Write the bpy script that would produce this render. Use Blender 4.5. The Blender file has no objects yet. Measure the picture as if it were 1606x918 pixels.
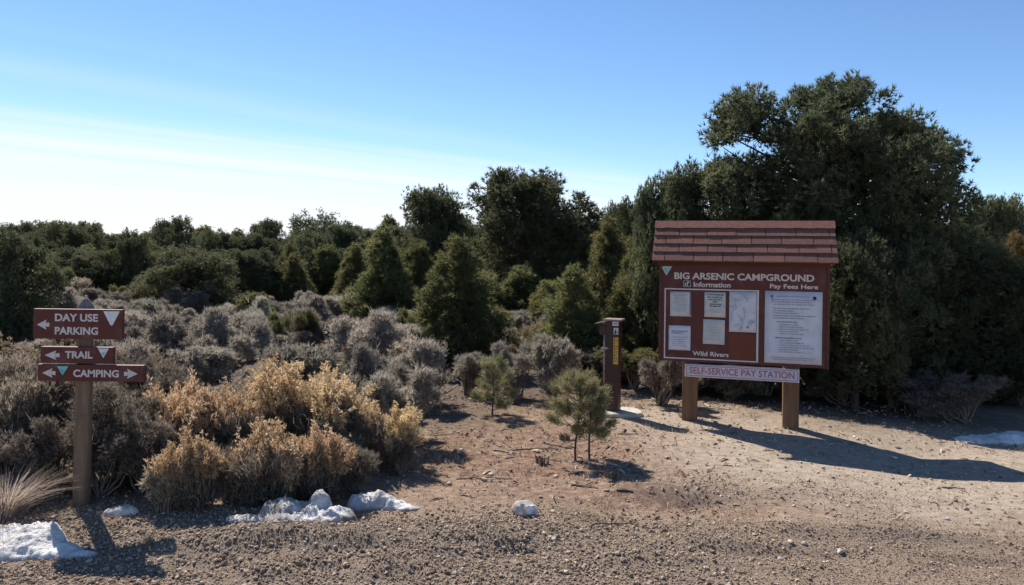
import bpy, math, random
import numpy as np
from mathutils import Vector, Matrix

S = bpy.context.scene
COL = S.collection
PI = math.pi

# ------------------------------------------------------------------ camera
CAM_H = 1.65
FPX = 1230.0                      # focal length in photograph pixels (1606 wide)
ROLL = math.radians(0.75)
cam_d = bpy.data.cameras.new('camera')
cam_d.sensor_width = 36.0
cam_d.lens = 36.0 * FPX / 1606.0
cam_d.shift_y = -59.0 / 1606.0
cam_d.clip_start = 0.05
cam_d.clip_end = 3000.0
cam = bpy.data.objects.new('camera', cam_d)
COL.objects.link(cam)
cam.matrix_world = Matrix.Translation((0, 0, CAM_H)) @ Matrix.Rotation(PI / 2, 4, 'X') @ Matrix.Rotation(ROLL, 4, 'Z')
S.camera = cam
S.render.resolution_x = 1024
S.render.resolution_y = 585

# ------------------------------------------------------------------ light
SUN_AZ = math.radians(37)         # to the left of the view direction, behind the scene
SUN_EL = math.radians(48.5)
sun_vec = Vector((-math.sin(SUN_AZ) * math.cos(SUN_EL), math.cos(SUN_AZ) * math.cos(SUN_EL), math.sin(SUN_EL)))
sd = bpy.data.lights.new('sun', 'SUN')
sd.energy = 5.0
sd.angle = math.radians(0.5)
sd.color = (1.0, 0.92, 0.80)
sun = bpy.data.objects.new('sun', sd)
COL.objects.link(sun)
sun.rotation_euler = (-sun_vec).to_track_quat('-Z', 'Y').to_euler()

W = bpy.data.worlds.new('World')
S.world = W
W.use_nodes = True
nt = W.node_tree
N, L = nt.nodes, nt.links
N.clear()
out = N.new('ShaderNodeOutputWorld')
bg = N.new('ShaderNodeBackground')
bg.inputs['Strength'].default_value = 0.09
sky = N.new('ShaderNodeTexSky')
sky.sky_type = 'NISHITA'
sky.sun_disc = False
sky.sun_elevation = SUN_EL
sky.sun_rotation = -SUN_AZ
sky.altitude = 2300
sky.air_density = 1.0
sky.dust_density = 0.05
sky.ozone_density = 3.0
# thin cirrus sheet lying on a plane high above: direction -> plane coordinates
tc = N.new('ShaderNodeTexCoord')
sep = N.new('ShaderNodeSeparateXYZ')
L.new(tc.outputs['Generated'], sep.inputs[0])
def wmath(op, a, b=None, clamp=False):
    m = N.new('ShaderNodeMath'); m.operation = op; m.use_clamp = clamp
    for i, v in enumerate((a, b)):
        if v is None: continue
        if isinstance(v, (int, float)): m.inputs[i].default_value = v
        else: L.new(v, m.inputs[i])
    return m.outputs[0]
zz = wmath('MAXIMUM', sep.outputs['Z'], 0.012)
u = wmath('DIVIDE', sep.outputs['X'], zz)
v = wmath('DIVIDE', sep.outputs['Y'], zz)
cmb = N.new('ShaderNodeCombineXYZ')
L.new(wmath('ADD', wmath('MULTIPLY', u, 0.697 * 0.075), wmath('MULTIPLY', v, 0.717 * 0.075)), cmb.inputs[0])
L.new(wmath('ADD', wmath('MULTIPLY', u, -0.717 * 0.95), wmath('MULTIPLY', v, 0.697 * 0.95)), cmb.inputs[1])
nz = N.new('ShaderNodeTexNoise')
nz.inputs['Scale'].default_value = 1.0
nz.inputs['Detail'].default_value = 7
nz.inputs['Roughness'].default_value = 0.55
nz.inputs['Distortion'].default_value = 0.25
L.new(cmb.outputs[0], nz.inputs['Vector'])
sdist = wmath('SUBTRACT', wmath('ADD', wmath('MULTIPLY', u, -0.717), wmath('MULTIPLY', v, 0.697)), 4.2)
edge = wmath('ADD', sdist, wmath('MULTIPLY', wmath('SUBTRACT', nz.outputs['Fac'], 0.5), 5.0))
mr = N.new('ShaderNodeMapRange'); mr.interpolation_type = 'SMOOTHERSTEP'
mr.inputs['From Min'].default_value = -1.0; mr.inputs['From Max'].default_value = 5.5
L.new(edge, mr.inputs['Value'])
mr3 = N.new('ShaderNodeMapRange'); mr3.inputs['From Min'].default_value = 0.0; mr3.inputs['From Max'].default_value = 16.0
mr3.inputs['To Min'].default_value = 0.32; mr3.inputs['To Max'].default_value = 0.85
L.new(sdist, mr3.inputs['Value'])
mr4 = N.new('ShaderNodeMapRange'); mr4.inputs['From Min'].default_value = 0.33; mr4.inputs['From Max'].default_value = 0.68
mr4.inputs['To Min'].default_value = 0.3; mr4.inputs['To Max'].default_value = 1.3
L.new(nz.outputs['Fac'], mr4.inputs['Value']); streak = mr4.outputs[0]
den = wmath('MULTIPLY', mr.outputs[0], wmath('ADD', wmath('SUBTRACT', mr3.outputs[0], 0.25), wmath('MULTIPLY', streak, 0.55)), True)
mix = N.new('ShaderNodeMix'); mix.data_type = 'RGBA'
L.new(wmath('MULTIPLY', den, 0.95), mix.inputs['Factor'])
hsv = N.new('ShaderNodeHueSaturation'); hsv.inputs['Saturation'].default_value = 1.08; hsv.inputs['Value'].default_value = 1.12
L.new(sky.outputs[0], hsv.inputs['Color']); L.new(hsv.outputs[0], mix.inputs['A'])
mix.inputs['B'].default_value = (6.6, 6.75, 6.95, 1)
L.new(mix.outputs['Result'], bg.inputs['Color'])
L.new(bg.outputs[0], out.inputs[0])

S.view_settings.view_transform = 'Standard'
S.view_settings.look = 'None'
S.view_settings.exposure = 0.72
S.view_settings.gamma = 1.0
S.view_settings.use_curve_mapping = False

# ------------------------------------------------------------------ numeric helpers
RNG = np.random.default_rng(11)
def _hash(i, j, s):
    h = (i.astype(np.int64) * 374761393 + j.astype(np.int64) * 668265263 + s * 1442695041) & 0x7fffffff
    h = ((h ^ (h >> 13)) * 1274126177) & 0x7fffffff
    h = h ^ (h >> 16)
    return (h & 0xffff) / 65535.0
def vnoise(x, y, s=0):
    x = np.asarray(x, float); y = np.asarray(y, float)
    i = np.floor(x); j = np.floor(y); fx = x - i; fy = y - j
    fx = fx * fx * (3 - 2 * fx); fy = fy * fy * (3 - 2 * fy)
    a = _hash(i, j, s); b = _hash(i + 1, j, s); c = _hash(i, j + 1, s); d = _hash(i + 1, j + 1, s)
    return (a * (1 - fx) + b * fx) * (1 - fy) + (c * (1 - fx) + d * fx) * fy
def fbm(x, y, s=0, o=4):
    r = 0; a = 0.5
    for k in range(o):
        r = r + a * (vnoise(x * 2 ** k, y * 2 ** k, s + k) - 0.5); a *= 0.5
    return r
def sstep(a, b, x):
    t = np.clip((x - a) / (b - a), 0, 1)      # a > b gives a falling step
    return t * t * (3 - 2 * t)
def gauss(x, y, cx, cy, rx, ry):
    return np.exp(-(((x - cx) / rx) ** 2 + ((y - cy) / ry) ** 2))
def gravel_w(x, y):
    """share of loose gravel on the ground, 0..1"""
    x = np.asarray(x, float); y = np.asarray(y, float)
    lim = 5.05 - 0.22 * sstep(0.3, 3.0, x) + 0.5 * fbm(x * 1.1, y * 1.1, 5)
    w = 1 - sstep(lim - 0.35, lim + 0.25, y)
    w = w * (1 - 0.50 * sstep(0.2, 2.4, x))
    patch = sstep(0.05, 0.22, fbm(x * 1.3 + 7, y * 2.0, 9)) * sstep(0.0, 1.2, x) * (1 - sstep(5.6, 6.6, y))
    return np.clip(w + 0.35 * patch, 0, 1)
def ground_z(x, y):
    x = np.asarray(x, float); y = np.asarray(y, float)
    near = 1 - sstep(12, 30, y)
    z = 0.10 * fbm(x * 0.45, y * 0.45, 3, 3) * near
    z = z + 0.035 * fbm(x * 2.2, y * 2.2, 8, 3) * near
    z = z - 0.02 * fbm(x * 0.9, y * 6.0, 21, 3) * (1 - sstep(5.0, 5.8, y))
    z = z - 0.05 * sstep(1.9, 3.4, x) * near
    # gravel berm with scraped hollows along its front
    z = z + 0.055 * sstep(-2.2, -1.3, x) * np.exp(-((y - 4.62 - 0.10 * np.sin(x * 1.4 + .4)) / 0.22) ** 2) * (1 - sstep(-0.1, 1.0, x))
    z = z - 0.05 * sstep(5.0, 4.25, y) * (1 - sstep(-2.0, -.6, x))
    z = z - 0.060 * gauss(x, y, -0.93, 4.10, 0.24, 0.07)
    z = z - 0.050 * gauss(x, y, -0.10, 4.40, 0.30, 0.06) - 0.030 * gauss(x, y, -1.55, 4.2, 0.28, 0.06)
    z = z - 0.030 * np.exp(-((y - 4.33 - 0.03 * x) / 0.07) ** 2) * sstep(0.6, 1.3, x)
    z = z + 0.025 * np.exp(-((y - 4.78 + 0.02 * x) / 0.08) ** 2) * sstep(0.4, 1.2, x)
    z = z - 0.05 * gauss(x, y, 1.22, 5.22, 0.22, 0.09) + 0.085 * gauss(x, y, 1.0, 5.46, 0.42, 0.13)
    wv = 1.0 + 0 * x
    for (y0, sl, x0, x1, amp, ph_) in ((4.42, .02, -1.9, .35, .052, .3), (4.12, -.03, -1.6, -.25, .055, 1.7), (4.55, .05, -2.4, -1.0, .030, 2.9), (4.50, -.04, .3, 2.6, .034, 4.1), (4.22, .03, .2, 1.9, .030, 5.3), (4.85, -.05, 1.2, 3.4, .022, .9)):
        yc = y0 + sl * x + .05 * np.sin(x * 3.1 + ph_) + .12 * fbm(x * 1.7 + ph_, x * 0 + ph_, 55, 3)
        t_ = y - yc
        r_ = np.where(t_ > 0, np.exp(-(t_ / .17) ** 2), np.exp(-(t_ / .075) ** 2))
        z = z + amp * r_ * sstep(x0, x0 + .5, x) * (1 - sstep(x1 - .5, x1, x)) * (.45 + 1.1 * vnoise(x * 2.6 + ph_, x * 0 + 3, 57))
    # keep the places where things stand level
    for (cx, cy, r) in ((-2.77, 5.02, .35), (2.29, 7.71, .9), (1.1, 8.2, .5)):
        z = z * (1 - gauss(x, y, cx, cy, r, r))
    return z
def gz(x, y): return float(ground_z(np.array([x]), np.array([y]))[0])

def at(px, py, d):
    """point seen at photograph pixel (px, py) at depth d"""
    c, s = math.cos(ROLL), math.sin(ROLL)
    x, y = px - 803.0, py - 400.0
    X = (x * c + y * s) / FPX; Z = -(-x * s + y * c) / FPX
    return Vector((X * d, d, CAM_H + Z * d))
def on_ground(px, py):
    p1 = at(px, py, 1.0)
    d = -CAM_H / (p1.z - CAM_H)
    for k in range(6):
        p = at(px, py, d)
        d = (CAM_H - gz(p.x, p.y)) / -(p1.z - CAM_H)
    p = at(px, py, d)
    return Vector((p.x, p.y, gz(p.x, p.y)))

class MB:
    """collects triangles / quads and becomes ONE mesh"""
    def __init__(self): self.v = []; self.t = []; self.q = []; self.ti = []; self.n = 0
    def add(self, v, t=None, q=None, tint=None):
        v = np.asarray(v, float).reshape(-1, 3)
        if t is not None and len(t): self.t.append(np.asarray(t, np.int64).reshape(-1, 3) + self.n)
        if q is not None and len(q): self.q.append(np.asarray(q, np.int64).reshape(-1, 4) + self.n)
        self.v.append(v)
        self.ti.append(np.full(len(v), 0.5) if tint is None else np.broadcast_to(np.asarray(tint, float), (len(v),)).copy())
        self.n += len(v); return self
    def box(self, x0, x1, y0, y1, z0, z1, tint=None, M=None):
        v = np.array([(x, y, z) for x in (x0, x1) for y in (y0, y1) for z in (z0, z1)], float)
        if M is not None: v = np.array([M @ Vector(p) for p in v])
        return self.add(v, q=[(0, 1, 3, 2), (4, 6, 7, 5), (0, 4, 5, 1), (2, 3, 7, 6), (0, 2, 6, 4), (1, 5, 7, 3)], tint=tint)
    def tube(self, P, R, n=6, cap=True, tint=None):
        P = np.asarray(P, float); R = np.broadcast_to(np.asarray(R, float), (len(P),))
        T = np.gradient(P, axis=0); T /= np.linalg.norm(T, axis=1)[:, None] + 1e-9
        ref = np.array([0.31, 0.17, 0.93]) if abs(T[0][2]) < 0.9 else np.array([1.0, 0.1, 0.0])
        A = np.cross(T, ref); A /= np.linalg.norm(A, axis=1)[:, None] + 1e-9
        B = np.cross(T, A)
        th = np.arange(n) * 2 * PI / n
        ring = (np.cos(th)[None, :, None] * A[:, None] + np.sin(th)[None, :, None] * B[:, None]) * R[:, None, None] + P[:, None]
        q = []; m = len(P)
        for i in range(m - 1):
            for k in range(n):
                q.append((i * n + k, i * n + (k + 1) % n, (i + 1) * n + (k + 1) % n, (i + 1) * n + k))
        v = ring.reshape(-1, 3); t = []
        if cap:
            v = np.vstack([v, P[:1], P[-1:]])
            for k in range(n):
                t.append((m * n, (k + 1) % n, k)); t.append((m * n + 1, (m - 1) * n + k, (m - 1) * n + (k + 1) % n))
        return self.add(v, t, q, tint)
    def poly(self, pts, y0, y1, tint=None):
        """outline (x, z) extruded from y0 (back) to y1 (front); fan, so convex or star-shaped from its mean"""
        n = len(pts); c = np.mean(pts, axis=0)
        v = [(p[0], y1, p[1]) for p in pts] + [(p[0], y0, p[1]) for p in pts] + [(c[0], y1, c[1]), (c[0], y0, c[1])]
        t = []; q = []
        for k in range(n):
            j = (k + 1) % n
            t.append((k, j, 2 * n)); t.append((n + j, n + k, 2 * n + 1)); q.append((k, n + k, n + j, j))
        return self.add(v, t, q, tint)
    def mesh(self, name, mat=None, smooth=False):
        me = bpy.data.meshes.new(name)
        V = np.vstack(self.v)
        T = np.vstack(self.t) if self.t else np.zeros((0, 3), np.int64)
        Q = np.vstack(self.q) if self.q else np.zeros((0, 4), np.int64)
        me.vertices.add(len(V)); me.vertices.foreach_set('co', V.astype(np.float32).ravel())
        me.loops.add(T.size + Q.size)
        me.loops.foreach_set('vertex_index', np.concatenate([T.ravel(), Q.ravel()]).astype(np.int32))
        me.polygons.add(len(T) + len(Q))
        st = np.concatenate([np.arange(len(T)) * 3, T.size + np.arange(len(Q)) * 4])
        me.polygons.foreach_set('loop_start', st.astype(np.int32))
        me.polygons.foreach_set('loop_total', np.concatenate([np.full(len(T), 3), np.full(len(Q), 4)]).astype(np.int32))
        a = me.attributes.new('tint', 'FLOAT', 'POINT')
        a.data.foreach_set('value', np.concatenate(self.ti).astype(np.float32))
        me.polygons.foreach_set('use_smooth', np.full(len(T) + len(Q), bool(smooth)))
        me.update(calc_edges=True); me.validate()
        if mat: me.materials.append(mat)
        return me
    def build(self, name, mat, parent=None, smooth=False, loc=None):
        return link(name, self.mesh(name, mat, smooth), parent, loc)

def link(name, data, parent=None, loc=None):
    o = bpy.data.objects.new(name, data); COL.objects.link(o)
    if parent: o.parent = parent
    if loc is not None: o.location = loc
    return o
def tag(o, label=None, cat=None, group=None, kind=None):
    if label: o['label'] = label
    if cat: o['category'] = cat
    if group: o['group'] = group
    if kind: o['kind'] = kind
    return o
def empty(name, loc=(0, 0, 0), rz=0.0):
    o = link(name, None, None, loc); o.rotation_euler = (0, 0, rz); o.empty_display_size = 0.2
    return o
def bevel(o, w=0.004, seg=2):
    m = o.modifiers.new('bevel', 'BEVEL'); m.width = w; m.segments = seg; m.limit_method = 'ANGLE'
    return o
def copy_tree(o, parent=None):
    c = o.copy(); COL.objects.link(c); c.parent = parent
    for ch in list(o.children): copy_tree(ch, c)
    return c
def norm(a): return a / (np.linalg.norm(a, axis=-1, keepdims=True) + 1e-9)

# ------------------------------------------------------------------ materials
def new_mat(name):
    m = bpy.data.materials.new(name); m.use_nodes = True
    t = m.node_tree; t.nodes.clear()
    o = t.nodes.new('ShaderNodeOutputMaterial')
    return m, t, o
def ramp(t, stops, interp='LINEAR'):
    r = t.nodes.new('ShaderNodeValToRGB'); r.color_ramp.interpolation = interp
    el = r.color_ramp.elements
    while len(el) < len(stops): el.new(0.5)
    for e, (p, c) in zip(el, stops): e.position = p; e.color = (*c, 1)
    return r
def noise(t, vec, scale, detail=5, rough=0.6, stretch=None, dist=0.0):
    n = t.nodes.new('ShaderNodeTexNoise')
    n.inputs['Scale'].default_value = scale; n.inputs['Detail'].default_value = detail
    n.inputs['Roughness'].default_value = rough; n.inputs['Distortion'].default_value = dist
    if stretch:
        mp = t.nodes.new('ShaderNodeMapping'); mp.inputs['Scale'].default_value = stretch
        t.links.new(vec, mp.inputs[0]); vec = mp.outputs[0]
    t.links.new(vec, n.inputs['Vector'])
    return n.outputs['Fac']
def pmat(name, stops, scale=10, stretch=None, rough=0.75, spec=0.3, bump=0.15, bscale=None, dist=0.0, metallic=0.0, dirt=None):
    m, t, o = new_mat(name)
    b = t.nodes.new('ShaderNodeBsdfPrincipled')
    tc = t.nodes.new('ShaderNodeTexCoord'); vec = tc.outputs['Object']
    f = noise(t, vec, scale, 6, 0.6, stretch, dist)
    r = ramp(t, stops); t.links.new(f, r.inputs[0])
    col = r.outputs[0]
    if dirt:
        f2 = noise(t, vec, dirt[1], 5, 0.65)
        r2 = ramp(t, [(dirt[2], (0, 0, 0)), (dirt[3], (1, 1, 1))]); t.links.new(f2, r2.inputs[0])
        mx = t.nodes.new('ShaderNodeMix'); mx.data_type = 'RGBA'
        t.links.new(r2.outputs[0], mx.inputs['Factor']); t.links.new(col, mx.inputs['A']); mx.inputs['B'].default_value = (*dirt[0], 1)
        col = mx.outputs['Result']
    t.links.new(col, b.inputs['Base Color'])
    b.inputs['Roughness'].default_value = rough; b.inputs['Specular IOR Level'].default_value = spec
    b.inputs['Metallic'].default_value = metallic
    if bump:
        bp = t.nodes.new('ShaderNodeBump'); bp.inputs['Strength'].default_value = bump; bp.inputs['Distance'].default_value = 0.01
        f3 = noise(t, vec, bscale or scale * 3, 6, 0.65, stretch)
        t.links.new(f3, bp.inputs['Height']); t.links.new(bp.outputs[0], b.inputs['Normal'])
    t.links.new(b.outputs[0], o.inputs[0])
    return m
def leaf_mat(name, stops, trans=0.3, var=0.25, spec=0.15, hue=0.02):
    """colour from the per-tuft tint, slightly different from plant to plant"""
    m, t, o = new_mat(name)
    a = t.nodes.new('ShaderNodeAttribute'); a.attribute_name = 'tint'
    r = ramp(t, stops); t.links.new(a.outputs['Fac'], r.inputs[0])
    oi = t.nodes.new('ShaderNodeObjectInfo')
    hs = t.nodes.new('ShaderNodeHueSaturation')
    mr = t.nodes.new('ShaderNodeMapRange'); mr.inputs['To Min'].default_value = 1 - var; mr.inputs['To Max'].default_value = 1 + var
    t.links.new(oi.outputs['Random'], mr.inputs['Value']); t.links.new(mr.outputs[0], hs.inputs['Value'])
    m2 = t.nodes.new('ShaderNodeMath'); m2.operation = 'MULTIPLY'; m2.inputs[1].default_value = 7.31
    t.links.new(oi.outputs['Random'], m2.inputs[0])
    fr = t.nodes.new('ShaderNodeMath'); fr.operation = 'FRACT'; t.links.new(m2.outputs[0], fr.inputs[0])
    mr2 = t.nodes.new('ShaderNodeMapRange'); mr2.inputs['To Min'].default_value = 0.5 - hue; mr2.inputs['To Max'].default_value = 0.5 + hue
    t.links.new(fr.outputs[0], mr2.inputs['Value']); t.links.new(mr2.outputs[0], hs.inputs['Hue'])
    t.links.new(r.outputs[0], hs.inputs['Color'])
    b = t.nodes.new('ShaderNodeBsdfPrincipled'); b.inputs['Roughness'].default_value = 0.6; b.inputs['Specular IOR Level'].default_value = spec
    t.links.new(hs.outputs[0], b.inputs['Base Color'])
    tr = t.nodes.new('ShaderNodeBsdfTranslucent'); t.links.new(hs.outputs[0], tr.inputs['Color'])
    mx = t.nodes.new('ShaderNodeMixShader'); mx.inputs[0].default_value = trans
    t.links.new(b.outputs[0], mx.inputs[1]); t.links.new(tr.outputs[0], mx.inputs[2])
    t.links.new(mx.outputs[0], o.inputs[0])
    return m
def tint_mat(name, stops, rough=0.85, spec=0.25, bump=0.0, bscale=60):
    m, t, o = new_mat(name)
    a = t.nodes.new('ShaderNodeAttribute'); a.attribute_name = 'tint'
    r = ramp(t, stops); t.links.new(a.outputs['Fac'], r.inputs[0])
    b = t.nodes.new('ShaderNodeBsdfPrincipled'); b.inputs['Roughness'].default_value = rough; b.inputs['Specular IOR Level'].default_value = spec
    t.links.new(r.outputs[0], b.inputs['Base Color'])
    if bump:
        tc = t.nodes.new('ShaderNodeTexCoord')
        bp = t.nodes.new('ShaderNodeBump'); bp.inputs['Strength'].default_value = bump; bp.inputs['Distance'].default_value = 0.01
        t.links.new(noise(t, tc.outputs['Object'], bscale), bp.inputs['Height']); t.links.new(bp.outputs[0], b.inputs['Normal'])
    t.links.new(b.outputs[0], o.inputs[0])
    return m

M = {}
M['pine'] = leaf_mat('pine_needles', [(0.0, (.058, .070, .045)), (.5, (.112, .128, .070)), (.80, (.185, .182, .090)), (1, (.26, .225, .115))], .48, .22)
M['juniper'] = leaf_mat('juniper_sprays', [(0.0, (.085, .095, .045)), (.5, (.160, .165, .072)), (1, (.26, .235, .10))], .48, .22)
M['young'] = leaf_mat('young_pine_needles', [(0.0, (.14, .145, .070)), (.5, (.24, .24, .12)), (1, (.40, .36, .20))], .45, .1)
M['sage'] = leaf_mat('sagebrush_leaves', [(0.0, (.175, .150, .120)), (.5, (.335, .300, .248)), (1, (.52, .475, .40))], .44, .28, hue=.02)
M['sage_shaded'] = leaf_mat('shade_darkened_sagebrush_leaves', [(0.0, (.085, .068, .056)), (.5, (.185, .158, .128)), (1, (.42, .37, .30))], .42, .15, hue=.012)  # darker copy of the sage leaves, bush shade put into the colour
M['greybush'] = leaf_mat('grey_green_shrub_leaves', [(0.0, (.17, .145, .10)), (.5, (.32, .28, .205)), (1, (.50, .445, .34))], .50, .15)
M['gold'] = leaf_mat('golden_seed_plumes', [(0.0, (.42, .295, .170)), (.5, (.66, .485, .295)), (1, (.81, .67, .475))], .5, .12, hue=.01)
M['brown_leaf'] = leaf_mat('rusty_leaves', [(0.0, (.14, .075, .035)), (.5, (.22, .13, .06)), (1, (.30, .20, .09))], .3, .1)
M['straw'] = leaf_mat('dry_straw', [(0.0, (.27, .20, .12)), (.5, (.43, .34, .21)), (1, (.60, .51, .36))], .3, .1, hue=.008)
M['grey_straw'] = leaf_mat('weathered_grass', [(0.0, (.28, .22, .18)), (.5, (.42, .35, .30)), (1, (.56, .48, .41))], .4, .05, hue=.005)
M['bark'] = pmat('bark', [(.3, (.055, .040, .030)), (.7, (.14, .105, .08))], 18, (1, 1, .3), .9, .1, .6)
M['twig'] = pmat('shrub_stems', [(.3, (.095, .072, .056)), (.7, (.26, .21, .17))], 30, None, .9, .1, .3)
M['dead'] = pmat('dead_wood', [(.3, (.24, .19, .15)), (.7, (.46, .40, .34))], 30, (1, 1, .3), .85, .15, .3)
M['signred'] = pmat('brown_red_sign_paint', [(.25, (.080, .017, .014)), (.75, (.115, .025, .020))], 5, None, .55, .35, .06, 60, dirt=((.150, .075, .062), 8, .50, .80))
M['panelred'] = pmat('maroon_panel_paint', [(.25, (.078, .016, .014)), (.75, (.108, .023, .019))], 4, None, .5, .35, .05, 50, dirt=((.135, .066, .055), 5, .50, .80))
M['trim'] = pmat('brown_trim_wood', [(.3, (.080, .027, .021)), (.7, (.120, .044, .033))], 14, (.15, 1, 1), .7, .25, .2)
M['bare'] = pmat('bare_rust_panel', [(.3, (.125, .031, .017)), (.7, (.16, .042, .023))], 7, None, .6, .3, .06, 50)
M['wood'] = pmat('treated_post_wood', [(.25, (.135, .070, .038)), (.55, (.205, .112, .060)), (.8, (.27, .155, .09))], 9, (3, 3, .22), .8, .2, .5, 26, dist=.6)
M['oldwood'] = pmat('weathered_round_post', [(.25, (.125, .085, .060)), (.55, (.215, .145, .098)), (.8, (.29, .205, .14))], 9, (3, 3, .2), .85, .15, .6, 30, dist=.5, dirt=((.10, .08, .07), 6, .5, .8))
M['capgrey'] = pmat('weathered_post_top', [(.3, (.14, .125, .115)), (.7, (.27, .245, .225))], 26, (1, 1, .3), .9, .1, .6)
M['letter'] = pmat('cream_lettering', [(.25, (.54, .48, .46)), (.75, (.68, .62, .60))], 30, None, .7, .25, 0, dirt=((.40, .27, .24), 40, .60, .85))
M['white'] = pmat('white_sign_face', [(.25, (.54, .48, .52)), (.75, (.64, .58, .62))], 12, None, .6, .3, 0, dirt=((.55, .48, .48), 16, .58, .9))
M['pinkred'] = pmat('faded_red_print', [(.3, (.34, .10, .13)), (.7, (.44, .16, .19))], 40, None, .7, .2, 0)
M['paper'] = pmat('paper', [(.3, (.52, .52, .58)), (.7, (.64, .64, .70))], 10, None, .6, .3, .12, 9)
M['paper_warm'] = pmat('aged_paper', [(.3, (.46, .46, .45)), (.7, (.58, .58, .56))], 14, None, .6, .3, .12, 9)
M['ink'] = pmat('printed_ink', [(.3, (.10, .10, .13)), (.7, (.18, .18, .22))], 60, None, .8, .1, 0)
M['inkpale'] = pmat('pale_printed_ink', [(.3, (.24, .245, .31)), (.7, (.34, .345, .42))], 40, None, .8, .1, 0)
M['mapblue'] = pmat('pale_map_print', [(.3, (.36, .37, .47)), (.7, (.44, .45, .56))], 40, None, .8, .1, 0)
M['black'] = pmat('black_print', [(.3, (.03, .03, .035)), (.7, (.05, .05, .055))], 40, None, .7, .2, 0)
M['teal'] = pmat('teal_emblem', [(.3, (.16, .42, .40)), (.7, (.26, .55, .52))], 30, None, .6, .3, 0, dirt=((.45, .60, .58), 25, .55, .8))
M['tealblue'] = pmat('blue_emblem', [(.3, (.13, .33, .42)), (.7, (.20, .43, .52))], 30, None, .6, .3, 0)
M['emwhite'] = pmat('worn_white_emblem', [(.3, (.58, .60, .62)), (.7, (.76, .77, .78))], 40, None, .6, .3, 0, dirt=((.33, .33, .36), 22, .56, .8))
M['shingle'] = pmat('red_asphalt_shingle', [(.25, (.128, .062, .053)), (.5, (.178, .090, .077)), (.8, (.235, .126, .108))], 45, None, .95, .1, .7, 190)
M['shingle2'] = pmat('red_asphalt_shingle_dull', [(.25, (.112, .056, .050)), (.5, (.155, .081, .071)), (.8, (.205, .113, .099))], 45, None, .95, .1, .7, 190)
M['underroof'] = pmat('roof_sheathing', [(.3, (.07, .035, .028)), (.7, (.11, .06, .045))], 12, None, .85, .2, .2)
M['steel'] = pmat('brown_painted_steel', [(.3, (.042, .017, .014)), (.7, (.062, .026, .021))], 6, None, .5, .4, .05, 40, dirt=((.07, .040, .032), 8, .55, .8))
M['steel_lid'] = pmat('faded_steel_lid', [(.3, (.20, .13, .115)), (.7, (.30, .21, .19))], 12, None, .6, .35, .1, 40)
M['lock'] = pmat('steel_padlock', [(.3, (.25, .24, .22)), (.7, (.42, .40, .37))], 20, None, .4, .5, 0, metallic=.6)
M['yellow'] = pmat('yellow_label', [(.3, (.62, .34, .03)), (.7, (.72, .42, .05))], 20, None, .5, .3, 0)
M['concrete'] = pmat('concrete', [(.3, (.34, .30, .26)), (.7, (.50, .46, .41))], 12, None, .9, .15, .4, 60)
M['rock'] = pmat('pale_rock', [(.25, (.20, .165, .14)), (.50, (.42, .38, .35)), (.62, (.74, .72, .72))], 9, None, .9, .15, .7, 30)
M['stone'] = tint_mat('gravel_stone', [(0.0, (.115, .083, .060)), (.3, (.230, .174, .128)), (.6, (.345, .268, .203)), (.90, (.47, .38, .30)), (1, (.62, .54, .45))], .9, .15)
M['litter'] = tint_mat('bark_and_twig_litter', [(0.0, (.11, .075, .055)), (.35, (.235, .165, .118)), (.7, (.38, .30, .225)), (1, (.55, .48, .40))], .9, .1)

def snow_mat():
    m, t, o = new_mat('old_snow')
    b = t.nodes.new('ShaderNodeBsdfPrincipled')
    tc = t.nodes.new('ShaderNodeTexCoord')
    f = noise(t, tc.outputs['Object'], 9, 6, .7)
    r = ramp(t, [(.30, (.40, .36, .33)), (.44, (.68, .66, .65)), (.60, (.86, .85, .84))]); t.links.new(f, r.inputs[0])
    a = t.nodes.new('ShaderNodeAttribute'); a.attribute_name = 'tint'
    mx = t.nodes.new('ShaderNodeMix'); mx.data_type = 'RGBA'
    t.links.new(a.outputs['Fac'], mx.inputs['Factor']); t.links.new(r.outputs[0], mx.inputs['A'])
    mx.inputs['B'].default_value = (.22, .19, .17, 1)
    t.links.new(mx.outputs['Result'], b.inputs['Base Color'])
    b.inputs['Roughness'].default_value = .85; b.inputs['Specular IOR Level'].default_value = .15
    bp = t.nodes.new('ShaderNodeBump'); bp.inputs['Strength'].default_value = 1.0; bp.inputs['Distance'].default_value = .022
    t.links.new(noise(t, tc.outputs['Object'], 75, 5, .65), bp.inputs['Height']); t.links.new(bp.outputs[0], b.inputs['Normal'])
    t.links.new(b.outputs[0], o.inputs[0])
    return m
M['snow'] = snow_mat()

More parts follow.
